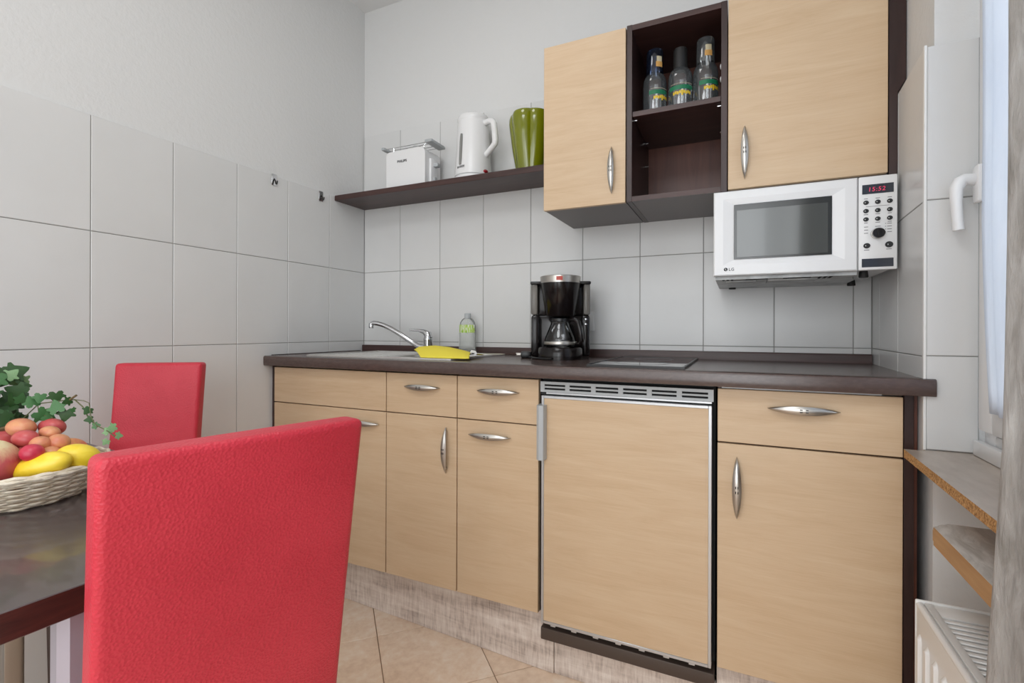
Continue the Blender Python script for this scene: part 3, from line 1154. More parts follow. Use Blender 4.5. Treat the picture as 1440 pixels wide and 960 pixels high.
cp = thing('coffee_pot', 'glass coffee pot with black handle standing inside the coffee maker', 'coffee pot', (1.163 + 0.032 * math.sin(math.radians(19)), -0.225 - 0.032 * math.cos(math.radians(19)), ZT + 0.0456), math.radians(19))
bb = B()
bb.lathe([(0.052, 0.0), (0.058, 0.004), (0.0605, 0.016), (0.056, 0.038), (0.045, 0.064), (0.036, 0.086), (0.034, 0.098)], (0, 0, 0), 36, capt=False)
obj('jug', bb, M['pot_glass'], cp, local=True)
bb = B()
bb.lathe([(0.0345, 0.094), (0.037, 0.096), (0.037, 0.106), (0.030, 0.111), (0.0, 0.112)], (0, 0, 0), 32)
obj('lid', bb, M['black'], cp, local=True)
bb = B()
bb.tube([(0.030, -0.012, 0.102), (0.052, -0.026, 0.104), (0.064, -0.032, 0.094), (0.072, -0.036, 0.060), (0.078, -0.038, 0.026), (0.070, -0.034, 0.012), (0.054, -0.024, 0.014)],
        [0.008, 0.009, 0.010, 0.010, 0.0095, 0.007, 0.005], 10, flat=0.8)
obj('handle', bb, M['black_gloss'], cp, local=True)
bb = B()
bb.lathe([(0.0612, 0.010), (0.0618, 0.012), (0.0618, 0.019), (0.0606, 0.021)], (0, 0, 0), 36, capb=False, capt=False)
obj('band', bb, M['steel'], cp, local=True)

# outlet
ot = thing('wall_outlet', 'white wall socket on the back wall just right of the coffee maker', 'socket', (1.195, 0.0, 1.137))
bb = B()
bb.box(1.158, 1.236, -0.0105, -0.0002, 1.097, 1.178, 0.004)
pl = obj('plate', bb, M['white_plastic'], ot)
bb = B()
bb.tube([(1.197 + 0.020 * math.cos(2 * PI * k / 24), -0.011, 1.1375 + 0.020 * math.sin(2 * PI * k / 24)) for k in range(24)], 0.0022, 6, closed=True)
obj('socket_ring', bb, M['white_plastic'], pl)

# ================================================================== SHELF AND WHAT STANDS ON IT
SHZ = 1.749
bb = B()
bb.box(0.001, 1.1375, -0.2097, -0.0005, 1.7244, SHZ, 0.001, 0, 1)
tag(obj('wall_shelf', bb, M['wenge_h']), 'long dark wenge wall shelf in the left corner', 'shelf')

# toaster
to = thing('toaster', 'white two-slot toaster with wire bun rack at the left end of the shelf', 'toaster', (0.388, -0.105, SHZ))
TX0, TX1, TY0, TY1 = 0.283, 0.500, -0.170, -0.045
bb = B()
pr = []
for (cx, cz, a0) in ((TX1 - 0.03, SHZ + 0.148, 0), (TX0 + 0.016, SHZ + 0.160, 90)):
    rr = 0.03 if a0 == 0 else 0.016
    for k in range(7):
        a = math.radians(a0 + 90 * k / 6)
        pr.append((cx + rr * math.cos(a), cz + rr * math.sin(a)))
pr += [(TX0, SHZ + 0.006), (TX1, SHZ + 0.006)]
fsb = bb.prism(pr, TY0, TY1, 'y')
es = [e for e in bb.bm.edges if len(e.link_faces) == 2 and e.calc_face_angle(0) > 1.2 and abs((e.verts[0].co - e.verts[1].co).y) < 1e-4]
bmesh.ops.bevel(bb.bm, geom=es, offset=0.008, segments=3, affect='EDGES', profile=0.5)
obj('body', bb, M['white_plastic'], to)
bb = B()
bb.box(TX0 + 0.008, TX1 - 0.008, TY0 + 0.008, TY1 - 0.008, SHZ + 0.0002, SHZ + 0.008)
obj('base', bb, M['grey_plastic'], to)
bb = B()
for yy in (-0.135, -0.085):
    bb.box(TX0 + 0.04, TX1 - 0.05, yy - 0.012, yy + 0.012, SHZ + 0.1755, SHZ + 0.1768)
obj_split('bread_slot', bb, M['dark_slot'], to)
bb = B()
bb.box(TX1 - 0.004, TX1 + 0.012, -0.138, -0.078, SHZ + 0.012, SHZ + 0.135, 0.008)
es_ = obj('end_panel', bb, M['white_plastic'], to)
bb = B()
bb.box(TX1 + 0.006, TX1 + 0.034, -0.120, -0.094, SHZ + 0.096, SHZ + 0.114, 0.004)
obj('lever', bb, M['grey_plastic'], es_)
bb = B()
rt = Matrix.Rotation(PI / 2, 4, 'Y')
for v in bb.lathe([(0.013, 0), (0.013, 0.006), (0.010, 0.009)], (0, 0, 0), 18):
    pass
bmesh.ops.transform(bb.bm, matrix=Matrix.Translation((TX1 + 0.010, -0.108, SHZ + 0.04)) @ rt, verts=bb.bm.verts[:])
obj('browning_knob', bb, M['grey_plastic'], es_)
bb = B()
rz_ = SHZ + 0.202
for yy in (-0.150, -0.125, -0.09, -0.062):
    bb.tube([(0.262, yy, rz_), (0.508, yy, rz_)], 0.0016, 6)
bb.tube([(0.43, -0.165, SHZ + 0.176), (0.425, -0.150, rz_ - 0.006), (0.435, -0.110, rz_ + 0.003), (0.425, -0.06, rz_ - 0.004), (0.43, -0.05, SHZ + 0.176)], 0.0016, 6)
bb.tube([(0.488, -0.160, SHZ + 0.165), (0.482, -0.152, rz_ - 0.014), (0.492, -0.150, rz_ - 0.004)], 0.0016, 6)
bb.tube([(0.31, -0.150, rz_), (0.31, -0.150, SHZ + 0.170)], 0.0016, 6)
bb.tube([(0.31, -0.062, rz_), (0.31, -0.062, SHZ + 0.170)], 0.0016, 6)
rk = obj('bun_rack', bb, M['chrome'], to)
for x_, wd in ((0.256, 0.010), (0.512, 0.020)):
    bb = B()
    bb.box(x_ - wd, x_ + wd, -0.166, -0.048, rz_ - 0.007, rz_ + 0.008, 0.006)
    obj('rack_end', bb, M['grey_plastic'], rk)
lettering('PHILIPS', 0.0150, (0.346, TY0 - 0.0003, SHZ + 0.122), 0, M['print_dark'], to, bold=0.0006)

# kettle
kx, ky = 0.712, -0.105
kt = thing('kettle', 'white electric kettle with red switch in the middle of the shelf', 'kettle', (kx, ky, SHZ))
bb = B()
bb.lathe([(0.080, 0.0002), (0.083, 0.002), (0.083, 0.018), (0.078, 0.021)], (kx, ky, SHZ), 40)
obj('base', bb, M['white_plastic'], kt)
bb = B()
bb.lathe([(0.076, 0.021), (0.082, 0.024), (0.0815, 0.050), (0.0745, 0.15), (0.0695, 0.250), (0.0685, 0.262)], (kx, ky, SHZ), 44)
kb = obj('body', bb, M['white_plastic'], kt)
bb = B()
bb.lathe([(0.0685, 0.262), (0.0705, 0.270), (0.0705, 0.276), (0.066, 0.287), (0.045, 0.298), (0.0, 0.303)], (kx, ky, SHZ), 44)
obj('lid', bb, M['white_plastic'], kt)
bb = B()
def hz(x, y, z):
    return (kx + x, ky + y, SHZ + z)
bb.tube([hz(0.055, -0.012, 0.250), hz(0.090, -0.020, 0.252), hz(0.107, -0.023, 0.247), hz(0.114, -0.025, 0.236), hz(0.120, -0.026, 0.200), hz(0.123, -0.027, 0.160), hz(0.121, -0.027, 0.148), hz(0.112, -0.025, 0.139), hz(0.068, -0.016, 0.106)],
        [0.013, 0.013, 0.0135, 0.0135, 0.0135, 0.0135, 0.0135, 0.013, 0.012], 12, flat=1.0)
obj('handle', bb, M['white_plastic'], kt)
bb = B()
a_w = math.radians(256)
for k in range(1):
    pts = [(kx + (0.0825 - 0.060 * (z - 0.03) / 0.98 * 0 - (z - 0.05) * 0.062) * math.cos(a_w), ky + (0.0825 - (z - 0.05) * 0.062) * math.sin(a_w), SHZ + z) for z in (0.062, 0.085, 0.11, 0.135, 0.16, 0.18, 0.196)]
bb.tube(pts, [0.0055, 0.0068, 0.0068, 0.0068, 0.0068, 0.0066, 0.005], 12)
obj('water_gauge', bb, simple('gauge_grey', S(128, 128, 124), 0.3), kb)
bb = B()
bb.ell(hz(0.077, -0.026, 0.034), (0.009, 0.016, 0.008), 16, 10)
obj('switch', bb, M['red_switch'], kt, label='dark red rocker switch')
a_l = math.radians(252)
lettering('BOSCH', 0.0125, (kx + 0.0815 * math.cos(a_l) - 0.012, ky + 0.0815 * math.sin(a_l) + 0.004, SHZ + 0.048), a_l + PI / 2, M['print_dark'], kb, bold=0.0003)

# vase
vx, vy = 0.986, -0.103
bb = B()
def lob(a, z):
    return 1.0 + 0.15 * (abs(math.cos(2.5 * (a + 1.798))) ** 0.75 - 0.72) * min(1.0, 0.30 + z / 0.13)
prof = [(0.050, 0.0), (0.058, 0.006), (0.066, 0.05), (0.074, 0.10), (0.082, 0.16), (0.0885, 0.21), (0.089, 0.232), (0.084, 0.247), (0.076, 0.252), (0.070, 0.246), (0.068, 0.20), (0.056, 0.04), (0.0, 0.03)]
bb.lathe(prof, (0, 0, 0), 80, fn=lob)
vs = obj('vase', bb, M['vase'])
vs.location = (vx, vy, SHZ + 0.0002)
tag(vs, 'glossy olive green ribbed vase on the shelf beside the wall cabinet', 'vase')

# ================================================================== WALL CABINETS
UY = -0.3447
UB = -0.328
UZ0, UZ1 = 1.5300, 2.1225
u1 = thing('wall_cabinet', 'beech wall cabinet with one door, left of the open compartment', 'cabinet', (1.288, -0.17, UZ0))
bb = B()
bb.box(1.142, 1.4345, UB + 0.001, -0.001, UZ0 + 0.012, UZ1 - 0.002)
obj('body', bb, M['wenge'], u1)
bb = B()
bb.box(1.143, 1.4345, UB + 0.002, -0.001, UZ0 + 0.001, UZ0 + 0.0118)
obj('bottom_panel', bb, M['cab_bottom'], u1)
d = front('door', 1.1395, 1.4340, UZ0, UZ1 - 0.004, u1, UY, UB)
pull('z', 1.388, 1.643, 0.160, d, UY)

oc = thing('open_cabinet', 'open dark wenge wall cabinet with one shelf between two beech doors', 'cabinet', (1.594, -0.17, UZ0))
OX0, OX1 = 1.4375, 1.7475
bb = B()
bb.box(OX0, OX0 + 0.018, UY, -0.001, UZ0, UZ1, 0.0008, 0, 1)
obj('side_panel', bb, M['wenge'], oc)
bb = B()
bb.box(OX1 - 0.018, OX1, UY, -0.001, UZ0, UZ1, 0.0008, 0, 1)
obj('side_panel', bb, M['wenge'], oc)
bb = B()
bb.box(OX0 + 0.018, OX1 - 0.018, UY + 0.001, -0.001, UZ1 - 0.019, UZ1 - 0.001)
obj('top_panel', bb, M['wenge_h'], oc)
bb = B()
bb.box(OX0 + 0.018, OX1 - 0.018, UY + 0.001, -0.001, UZ0 + 0.001, UZ0 + 0.0175, 0, 0)
for f in bb.bm.faces:
    if f.normal.z < -0.5:
        f.material_index = 1
obj('bottom_panel', bb, [M['wenge_h'], M['cab_bottom']], oc)
bb = B()
bb.box(OX0 + 0.018, OX1 - 0.018, -0.012, -0.001, UZ0 + 0.0175, UZ1 - 0.019)
obj('back_panel', bb, M['wenge_red'], oc)
bb = B()
OSZ = 1.8325
bb.box(OX0 + 0.0185, OX1 - 0.0185, UY + 0.006, -0.0125, 1.8150, OSZ, 0.0008, 0, 1)
obj('shelf', bb, M['wenge_h'], oc)
for zz in (1.897, 1.937):
    bb = B()
    bb.ell((OX1 - 0.0185, UY + 0.035, zz), (0.004, 0.009, 0.009), 14, 8)
    obj('screw_cap', bb, M['white_plastic'], oc, label='white screw cap')
bb = B()
for x_ in (OX0 + 0.0195, OX1 - 0.0195):
    s_ = 1 if x_ < 1.6 else -1
    for y_ in (UY + 0.03, -0.09):
        bb.tube([(x_ - 0.001 * s_, y_, 1.8115), (x_ + 0.010 * s_, y_, 1.8115)], 0.0025, 8)
bb.tube([(1.4565, -0.10, 1.72), (1.470, -0.10, 1.72)], 0.0035, 8)
obj_split('shelf_pin', bb, M['chrome'], oc)

u3 = thing('wall_cabinet', 'wide beech wall cabinet with one door above the microwave', 'cabinet', (1.95, -0.17, UZ0))
bb = B()
bb.box(1.7505, 2.1530, UB + 0.001, -0.001, UZ0 + 0.012, UZ1 + 0.02)
obj('body', bb, M['wenge'], u3)
bb = B()
bb.box(1.7505, 2.1530, UB + 0.002, -0.001, UZ0 + 0.001, UZ0 + 0.0118)
obj('bottom_panel', bb, M['cab_bottom'], u3)
d = front('door', 1.7500, 2.1520, UZ0 + 0.005, UZ1 + 0.02, u3, UY, UB)
pull('z', 1.7965, 1.643, 0.162, d, UY)
bb = B()
bb.prism([(2.1545, UZ0), (2.1735, UZ0), (2.1738, 1.752), (2.192, 1.785), (2.192, UZ1 + 0.05), (2.1545, UZ1 + 0.05)], UY + 0.002, UB, 'y')
tag(obj('filler_strip', bb, M['wenge']), 'tall dark filler strip between the right wall cabinet and the window wall', 'panel')

# ---- bottles in the open cabinet
def label_patch(bb, r, a0, a1, z0, z1, mat=0, nseg=8):
    bb.grid(lambda u, v: Vector((r * math.cos(a0 + (a1 - a0) * u), r * math.sin(a0 + (a1 - a0) * u), z0 + (z1 - z0) * v)), nseg, 1, mat)


def carafe(x, y, ang, lab, blue=False, cap=False, flower=True):
    t = thing('glass_bottle', lab, 'bottle', (x, y, OSZ + 0.0002), ang, 'glass bottles in the open cabinet')
    bb = B()
    R = 0.0390
    bb.lathe([(R - 0.004, 0), (R, 0.004), (R, 0.112), (R - 0.002, 0.126), (R - 0.008, 0.138), (R - 0.016, 0.145), (R - 0.0205, 0.149), (R - 0.0205, 0.168)], (0, 0, 0), 32, capt=False)
    obj('bottle_body', bb, M['glass'], t, local=True)
    bb = B()
    label_patch(bb, R + 0.0006, -PI * 0.86, -PI * 0.14, 0.064, 0.078, 0, 14)
    bb2_z = 0.052
    for k in range(9):
        a = -PI / 2 + (k - 4) * 0.17
        h = 0.010 if k != 4 else 0.018
        label_patch(bb, R + 0.0009, a - 0.07, a + 0.07, bb2_z - h / 2 + 0.002 * (k % 2), bb2_z + h / 2 + 0.002 * (k % 2), 1, 2)
    label_patch(bb, R + 0.0006, -PI * 0.82, -PI * 0.18, 0.083, 0.0842, 2, 14)
    obj('print', bb, [M['print_green'], M['print_yellow'], M['print_pale']], t, local=True, recalc=False)
    if cap:
        bb = B()
        bb.lathe([(0.0225, 0.146), (0.0228, 0.148), (0.0222, 0.212), (0.0205, 0.214)], (0, 0, 0), 28)
        obj('cap', bb, M['black_matt'], t, local=True, label='tall matt black cap')
    return t


def tumbler(x, y, ang, z, lab, mat):
    t = thing('drinking_glass', lab, 'glass', (x, y, z), ang, 'glasses upturned on the bottles')
    bb = B()
    bb.lathe([(0.0285, 0.0), (0.0285, 0.004), (0.0278, 0.076), (0.026, 0.080), (0.0, 0.081)], (0, 0, 0), 30, capb=False)
    obj('glass_body', bb, mat, t, local=True)
    bb = B()
    label_patch(bb, 0.0290, -PI / 2 - 0.42, -PI / 2 + 0.42, 0.016, 0.034, 0)
    label_patch(bb, 0.0290, -PI / 2 - 0.34, -PI / 2 + 0.34, 0.034, 0.052, 1)
    obj('print', bb, [M['print_gold'], M['print_pale']], t, local=True, recalc=False)
    return t


CAMA = math.radians(14)
carafe(1.517, -0.262, CAMA + 0.55, 'leftmost glass bottle with a dark glass upturned on its neck')
tumbler(1.517, -0.262, CAMA + 0.45, OSZ + 0.1455, 'dark tinted glass upturned on the leftmost bottle', M['glass_blue'])
carafe(1.6005, -0.262, CAMA, 'glass bottle with tall black cap between two others in the open cabinet', cap=True)
carafe(1.6795, -0.262, CAMA + 0.45, 'rightmost glass bottle with a clear glass upturned on its neck')
tumbler(1.6795, -0.262, CAMA + 0.15, OSZ + 0.1455, 'clear glass upturned on the rightmost bottle', M['glass'])
carafe(1.6200, -0.150, CAMA + 2.2, 'glass bottle standing behind the black capped one')

# ================================================================== MICROWAVE
MY = -0.393
mw = thing('microwave', 'white microwave oven hung under the right wall cabinet', 'microwave', (1.937, -0.2, 1.2614))
bb = B()
bb.box(1.714, 2.1600, -0.370, -0.010, 1.268, 1.5155, 0.004)
obj('body', bb, M['mw_white'], mw)
bb = B()
DX0, DX1, DZ0, DZ1 = 1.7115, 2.0745, 1.2640, 1.5170
wx0, wx1, wz0, wz1 = 1.7670, 2.0165, 1.3115, 1.4755
ix0, ix1, iz0, iz1 = 1.738, 2.046, 1.2955, 1.4935
def rq(x0, x1, z0, z1, y):
    return [bb.bm.verts.new(p) for p in ((x0, y, z0), (x1, y, z0), (x1, y, z1), (x0, y, z1))]
L0 = rq(DX0, DX1, DZ0, DZ1, -0.3705)
L1 = rq(DX0, DX1, DZ0, DZ1, MY + 0.003)
L2 = rq(DX0 + 0.003, DX1 - 0.003, DZ0 + 0.003, DZ1 - 0.003, MY)
L3 = rq(ix0, ix1, iz0, iz1, MY)
L4 = rq(wx0, wx1, wz0, wz1, MY + 0.0045)
for a, c in ((L0, L1), (L1, L2), (L2, L3), (L3, L4)):
    for k in range(4):
        l = (k + 1) % 4
        bb.bm.faces.new((a[k], a[l], c[l], c[k]))
bb.bm.faces.new(L4)
bb.bm.faces.new(L0[::-1])
dr = obj('door', bb, M['mw_white'], mw, angle=8)
bb = B()
bb.box(wx0 + 0.0005, wx1 - 0.0005, MY + 0.0020, MY + 0.0043, wz0 + 0.0005, wz1 - 0.0005, 0.0005, 0, 1)
obj('window_frame', bb, M['mw_frame'], dr)
bb = B()
bb.box(wx0 + 0.008, wx1 - 0.010, MY + 0.0012, MY + 0.0021, wz0 + 0.006, wz1 - 0.018, 0.0004, 0, 1)
obj('window', bb, M['mw_glass'], dr)
lettering('L G', 0.0120, (1.7535, MY - 0.0003, 1.2785), 0, M['print_dark'], dr, bold=0.0001)
bb = B()
cxl, czl = 1.7455, 1.2828
bb.prism([(cxl + 0.0053 * math.cos(2 * PI * k / 24), czl + 0.0053 * math.sin(2 * PI * k / 24)) for k in range(24)], MY - 0.0007, MY, 'y')
bb.box(cxl - 0.0005, cxl + 0.0005, MY - 0.0010, MY - 0.0006, czl - 0.0030, czl + 0.0030, 0, 1)
bb.box(cxl, cxl + 0.0026, MY - 0.0010, MY - 0.0006, czl - 0.0032, czl - 0.0024, 0, 1)
bb.prism([(cxl - 0.0022 + 0.0008 * math.cos(2 * PI * k / 8), czl + 0.0016 + 0.0008 * math.sin(2 * PI * k / 8)) for k in range(8)], MY - 0.0010, MY - 0.0006, 'y', 1)
obj('emblem', bb, [M['print_dark'], M['white_plastic']], dr)
# control panel
bb = B()
bb.box(2.0765, 2.1625, MY, -0.3705, 1.2640, 1.5170, 0.003)
cpn = obj('control_panel', bb, M['mw_white'], mw)
bb = B()
bb.box(2.0845, 2.1540, MY - 0.0010, MY + 0.001, 1.4690, 1.4945, 0.0006, 0, 1)
obj('display', bb, M['mw_panel'], cpn)
lettering('15:52', 0.0160, (2.0965, MY - 0.0014, 1.4755), 0, M['red_led'], cpn, name='clock_digits', shear=0.12, depth=0.0002)
bb = B()
bb.box(2.0840, 2.1540, MY - 0.0010, MY + 0.001, 1.2715, 1.2945, 0.0006, 0, 1)
obj('lower_display', bb, M['mw_panel'], cpn)
def disc(bb, x, z, r, h, mat=0, seg=24):
    bb.prism([(x + r * math.cos(2 * PI * k / seg), z + r * 0.92 * math.sin(2 * PI * k / seg)) for k in range(seg)], MY - h, MY + 0.0005, 'y', mat)
for r_i in range(3):
    for c_i in range(3):
        bb = B()
        x_, z_ = 2.0930 + 0.0262 * c_i, 1.4460 - 0.0226 * r_i
        disc(bb, x_, z_, 0.0062, 0.0022)
        bb.box(x_ - 0.0030, x_ - 0.0014, MY - 0.0026, MY - 0.0020, z_ - 0.0012, z_ + 0.0012, 0, 1)
        obj('button', bb, [M['black'], M['white_plastic']], cpn)
for x_, z_, rr in ((2.0950, 1.3295, 0.0078), (2.1440, 1.3300, 0.0088)):
    bb = B()
    disc(bb, x_, z_, rr, 0.0024)
    bb.box(x_ - 0.0035, x_ - 0.0018, MY - 0.0028, MY - 0.0022, z_ - 0.0014, z_ + 0.0014, 0, 1)
    obj('button', bb, [M['black'], M['white_plastic']], cpn)
bb = B()
disc(bb, 2.1195, 1.3610, 0.0165, 0.0030, 1, 32)
disc(bb, 2.1195, 1.3610, 0.0142, 0.0130, 0, 32)
bb.box(2.1165, 2.1225, MY - 0.0160, MY - 0.012, 1.3490, 1.3735, 0.0008, 0, 1)
obj('knob', bb, [M['black_gloss'], M['steel']], cpn)
bb = B()
random.seed(3)
def tick(x, z, wv, hv=0.0016):
    bb.box(x - wv / 2, x + wv / 2, MY - 0.0004, MY + 0.0005, z - hv / 2, z + hv / 2)
for r_i in range(3):
    for c_i in range(3):
        tick(2.0930 + 0.0262 * c_i, 1.4460 - 0.0226 * r_i + (0.0105 if r_i == 0 else -0.0095), 0.008 + 0.003 * random.random())
tick(2.1190, 1.4352, 0.052, 0.0010)
for k in range(4):
    tick(2.1450, 1.3865 - 0.0075 * k, 0.010)
    tick(2.1365, 1.3865 - 0.0075 * k, 0.0020)
for k in range(3):
    tick(2.0935, 1.3805 - 0.0085 * k, 0.009)
tick(2.0950, 1.3180, 0.012)
tick(2.1440, 1.3180, 0.012)
tick(2.1195, 1.3805, 0.012)
obj('printed_labels', bb, M['print_grey'], cpn)['kind'] = 'stuff'
# underside
bb = B()
bb.prism([(1.716, -0.366), (2.078, -0.366), (2.078, -0.30), (2.10, -0.20), (2.10, -0.02), (1.716, -0.02)], 1.2545, 1.268)
bb.box(1.745, 1.83, -0.33, -0.24, 1.2490, 1.2550, 0.002)
bb.box(1.86, 1.99, -0.33, -0.22, 1.2500, 1.2550, 0.002)
bm_ = obj('base_plate', bb, M['mw_under'], mw)
bb = B()
for k in range(3):
    bb.box(1.735 + k * 0.012, 1.742 + k * 0.012, -0.362, -0.335, 1.2538, 1.2548)
for k in range(9):
    bb.box(1.99 + (k % 3) * 0.013, 1.998 + (k % 3) * 0.013, -0.355 + (k // 3) * 0.02, -0.343 + (k // 3) * 0.02, 1.2538, 1.2548)
bb.box(1.80, 1.86, -0.362, -0.345, 1.2538, 1.2548)
bb.box(1.90, 1.97, -0.360, -0.340, 1.2538, 1.2548)
obj_split('vent', bb, M['dark_slot'], bm_)
for x_, y_ in ((2.10, -0.33), (1.76, -0.05), (2.12, -0.05)):
    bb = B()
    bb.lathe([(0.011, 0.0), (0.012, 0.003), (0.010, 0.020)], (x_, y_, 1.2495), 14)
    obj('foot', bb, M['black_matt'], mw)
bb = B()
for x_ in (1.80, 2.07):
    bb.box(x_, x_ + 0.03, -0.30, -0.05, 1.5152, 1.5312)
obj_split('mounting_bracket', bb, M['steel_dark'], mw)

# ================================================================== HOOKS
for y_, z_, lab in ((-0.550, 1.728, 'left metal hook on the tiles of the left wall'), (-0.295, 1.722, 'right metal hook on the tiles, nearer the shelf')):
    h = thing('wall_hook', lab, 'hook', (0.0, y_, z_))
    bb = B()
    bb.box(0.0002, 0.003, y_ - 0.012, y_ + 0.012, z_ - 0.022, z_ + 0.026, 0.001, 0, 1)
    obj('plate', bb, M['chrome'], h)
    bb = B()
    bb.tube([(0.003, y_, z_ + 0.006), (0.010, y_, z_ - 0.004), (0.012, y_, z_ - 0.015), (0.016, y_, z_ - 0.018), (0.020, y_, z_ - 0.012), (0.021, y_, z_ - 0.004)], 0.0028, 8)
    obj('prong', bb, M['steel_dark'], h)

# ================================================================== TABLE
TA = math.radians(-5.0)
tb = thing('dining_table', 'small dark wenge dining table against the left wall', 'table', (0.11, -1.254, 0.0), TA)
TL, TWD, TH, TZ = 0.962, 0.64, 0.037, 0.780
bb = B()
bb.box(0, TL, -TWD, 0, TZ - TH, TZ, 0.0015, 0, 1)
for f in bb.bm.faces:
    if abs(f.normal.z) < 0.6:
        f.material_index = 1
obj('tabletop', bb, [M['tabletop'], M['table_edge']], tb, local=True)
for lx, ly in ((0.105, -0.175), (0.06, -0.58), (0.925, -0.033), (0.925, -0.60)):
    bb = B()
    bb.box(lx - 0.022, lx + 0.001, ly - 0.018, ly + 0.018, 0.0005, TZ - TH, 0.003)
    bb.box(lx + 0.003, lx + 0.022, ly - 0.018, ly + 0.018, 0.0005, TZ - TH, 0.003)
    obj('leg', bb, M['steel'], tb, local=True)
bb = B()
bb.tube([(0.930, -0.352, 0.700), (0.932, -0.06, 0.700)], 0.001, 4)
bb = B()
bb.prism([(0.905, -0.345), (0.925, -0.345), (0.935, -0.335), (0.935, -0.06), (0.905, -0.06)], 0.600, TZ - TH)
obj('side_rail', bb, simple('rail_steel', S(186, 182, 194), 0.5, 0.5), tb, local=True)


# ================================================================== CHAIRS
def chair(loc_mid, F, w, h, lab, seatd=0.33):
    """loc_mid: middle of the outer top edge of the back; F: facing direction"""
    F = Vector((F[0], F[1], 0)).normalized()
    rz = math.atan2(F.y, F.x) + PI / 2      # local -Y looks along F
    t = thing('dining_chair', lab, 'chair', (loc_mid[0], loc_mid[1], 0), rz, None)
    k = 0.15
    th = 0.046
    zs = 0.47
    hw = w / 2
    nu, nv = 22, 30
    zb = 0.40
    bb = B()
    bb.box(-hw, hw, -th, 0, zb, h, 0.0)
    bmesh.ops.bevel(bb.bm, geom=[e for e in bb.bm.edges], offset=0.011, segments=4, affect='EDGES', profile=0.55)
    bmesh.ops.subdivide_edges(bb.bm, edges=[e for e in bb.bm.edges if e.calc_length() > 0.1], cuts=6, use_grid_fill=True)
    for v in bb.bm.verts:
        sy = -(h - v.co.z) * k
        tz = (v.co.z - zb) / (h - zb)
        fl = 1.0 + 0.02 * tz ** 3 - 0.015
        dome = 0.004 * (1 - (v.co.x / hw) ** 2)
        if v.co.y > -th / 2:
            v.co.y += dome
        else:
            v.co.y -= dome
        v.co.y += sy
        v.co.x *= fl
    bk = obj('backrest', bb, M['leather'], t, local=True, angle=60)
    bb = B()
    yt = -th / 2
    bb.tube([(-hw + 0.014, 0.0 - 0.008, h - 0.0025), (0, -0.006, h - 0.0022), (hw - 0.014, -0.008, h - 0.0025)], 0.0009, 6)
    obj('seam', bb, M['seam'], bk, local=True)
    ys = -(h - zs) * k - 0.004
    bb = B()
    bb.box(-hw + 0.004, hw - 0.004, ys - seatd, ys - 0.010, zs - 0.075, zs, 0.0)
    bmesh.ops.bevel(bb.bm, geom=[e for e in bb.bm.edges], offset=0.018, segments=4, affect='EDGES', profile=0.5)
    obj('seat', bb, M['leather'], t, local=True, angle=60)
    for sx in (-1, 1):
        for yy in (ys - seatd + 0.035, ys - 0.035):
            bb = B()
            x_ = sx * (hw - 0.03)
            r0, r1 = 0.018, 0.012
            a = [(x_ - r1, yy - r1, 0.0005), (x_ + r1, yy - r1, 0.0005), (x_ + r1, yy + r1, 0.0005), (x_ - r1, yy + r1, 0.0005)]
            c = [(x_ - r0, yy - r0, zs - 0.07), (x_ + r0, yy - r0, zs - 0.07), (x_ + r0, yy + r0, zs - 0.07), (x_ - r0, yy + r0, zs - 0.07)]
            A = [bb.bm.verts.new(p) for p in a]
            Cc = [bb.bm.verts.new(p) for p in c]
            for q_ in range(4):
                bb.bm.faces.new((A[q_], A[(q_ + 1) % 4], Cc[(q_ + 1) % 4], Cc[q_]))
            bb.bm.faces.new(A[::-1])
            bb.bm.faces.new(Cc)
            obj('leg', bb, M['wenge'], t, local=True)
    return t


chair((1.2622, -1.5959), (-0.970, 0.245), 0.2957, 0.972, 'red leather dining chair seen from behind, nearest, its back towards the camera')
chair((0.1508, -1.0626), (0.601, -0.799), 0.2341, 0.995, 'red leather dining chair at the far end of the table by the tiled wall', 0.28)

# ================================================================== FRUIT BASKET
BX, BY = 0.557, -1.553
bk = thing('fruit_basket', 'round pale wicker basket of fruit on the dark table', 'basket', (BX, BY, TZ))
BH = 0.062
def brad(z):
    return 0.088 + (0.1325 - 0.088) * (z / BH) ** 0.8
bb = B()
bb.lathe([(0.0, 0.0004), (0.086, 0.0004), (0.088, 0.005), (0.0, 0.005)], (BX, BY, TZ), 40)
obj('bottom', bb, M['wicker'], bk)
NS = 26
stk = None
for i in range(NS):
    a = 2 * PI * i / NS
    bb = B()
    bb.tube([(BX + brad(z) * math.cos(a), BY + brad(z) * math.sin(a), TZ + z + 0.002) for z in (0.0, 0.02, 0.04, 0.058)], 0.0026, 6)
    obj('stake', bb, M['wicker'], bk)
for r_i in range(12):
    z = 0.005 + r_i * 0.0048
    bb = B()
    pts = []
    n_ = NS * 4
    for k in range(n_):
        a = 2 * PI * k / n_
        rr = brad(z) + 0.0042 * math.sin(a * NS / 2 + (PI if r_i % 2 else 0))
        pts.append((BX + rr * math.cos(a), BY + rr * math.sin(a), TZ + z + 0.0006 * math.sin(5 * a + r_i)))
    bb.tube(pts, 0.0024, 5, closed=True)
    obj('strand', bb, M['wicker'], bk)
for r_i, (dz, dr_, rr_) in enumerate(((0.060, 0.0, 0.0042), (0.064, -0.001, 0.0036))):
    bb = B()
    n_ = 96
    pts = [(BX + (brad(BH) + dr_ + 0.0016 * math.sin(22 * 2 * PI * k / n_ + r_i * 2)) * math.cos(2 * PI * k / n_), BY + (brad(BH) + dr_ + 0.0016 * math.sin(22 * 2 * PI * k / n_ + r_i * 2)) * math.sin(2 * PI * k / n_), TZ + dz + 0.0012 * math.cos(22 * 2 * PI * k / n_ + r_i * 2)) for k in range(n_)]
    bb.tube(pts, rr_, 7, closed=True)
    obj('rim', bb, M['wicker'], bk)


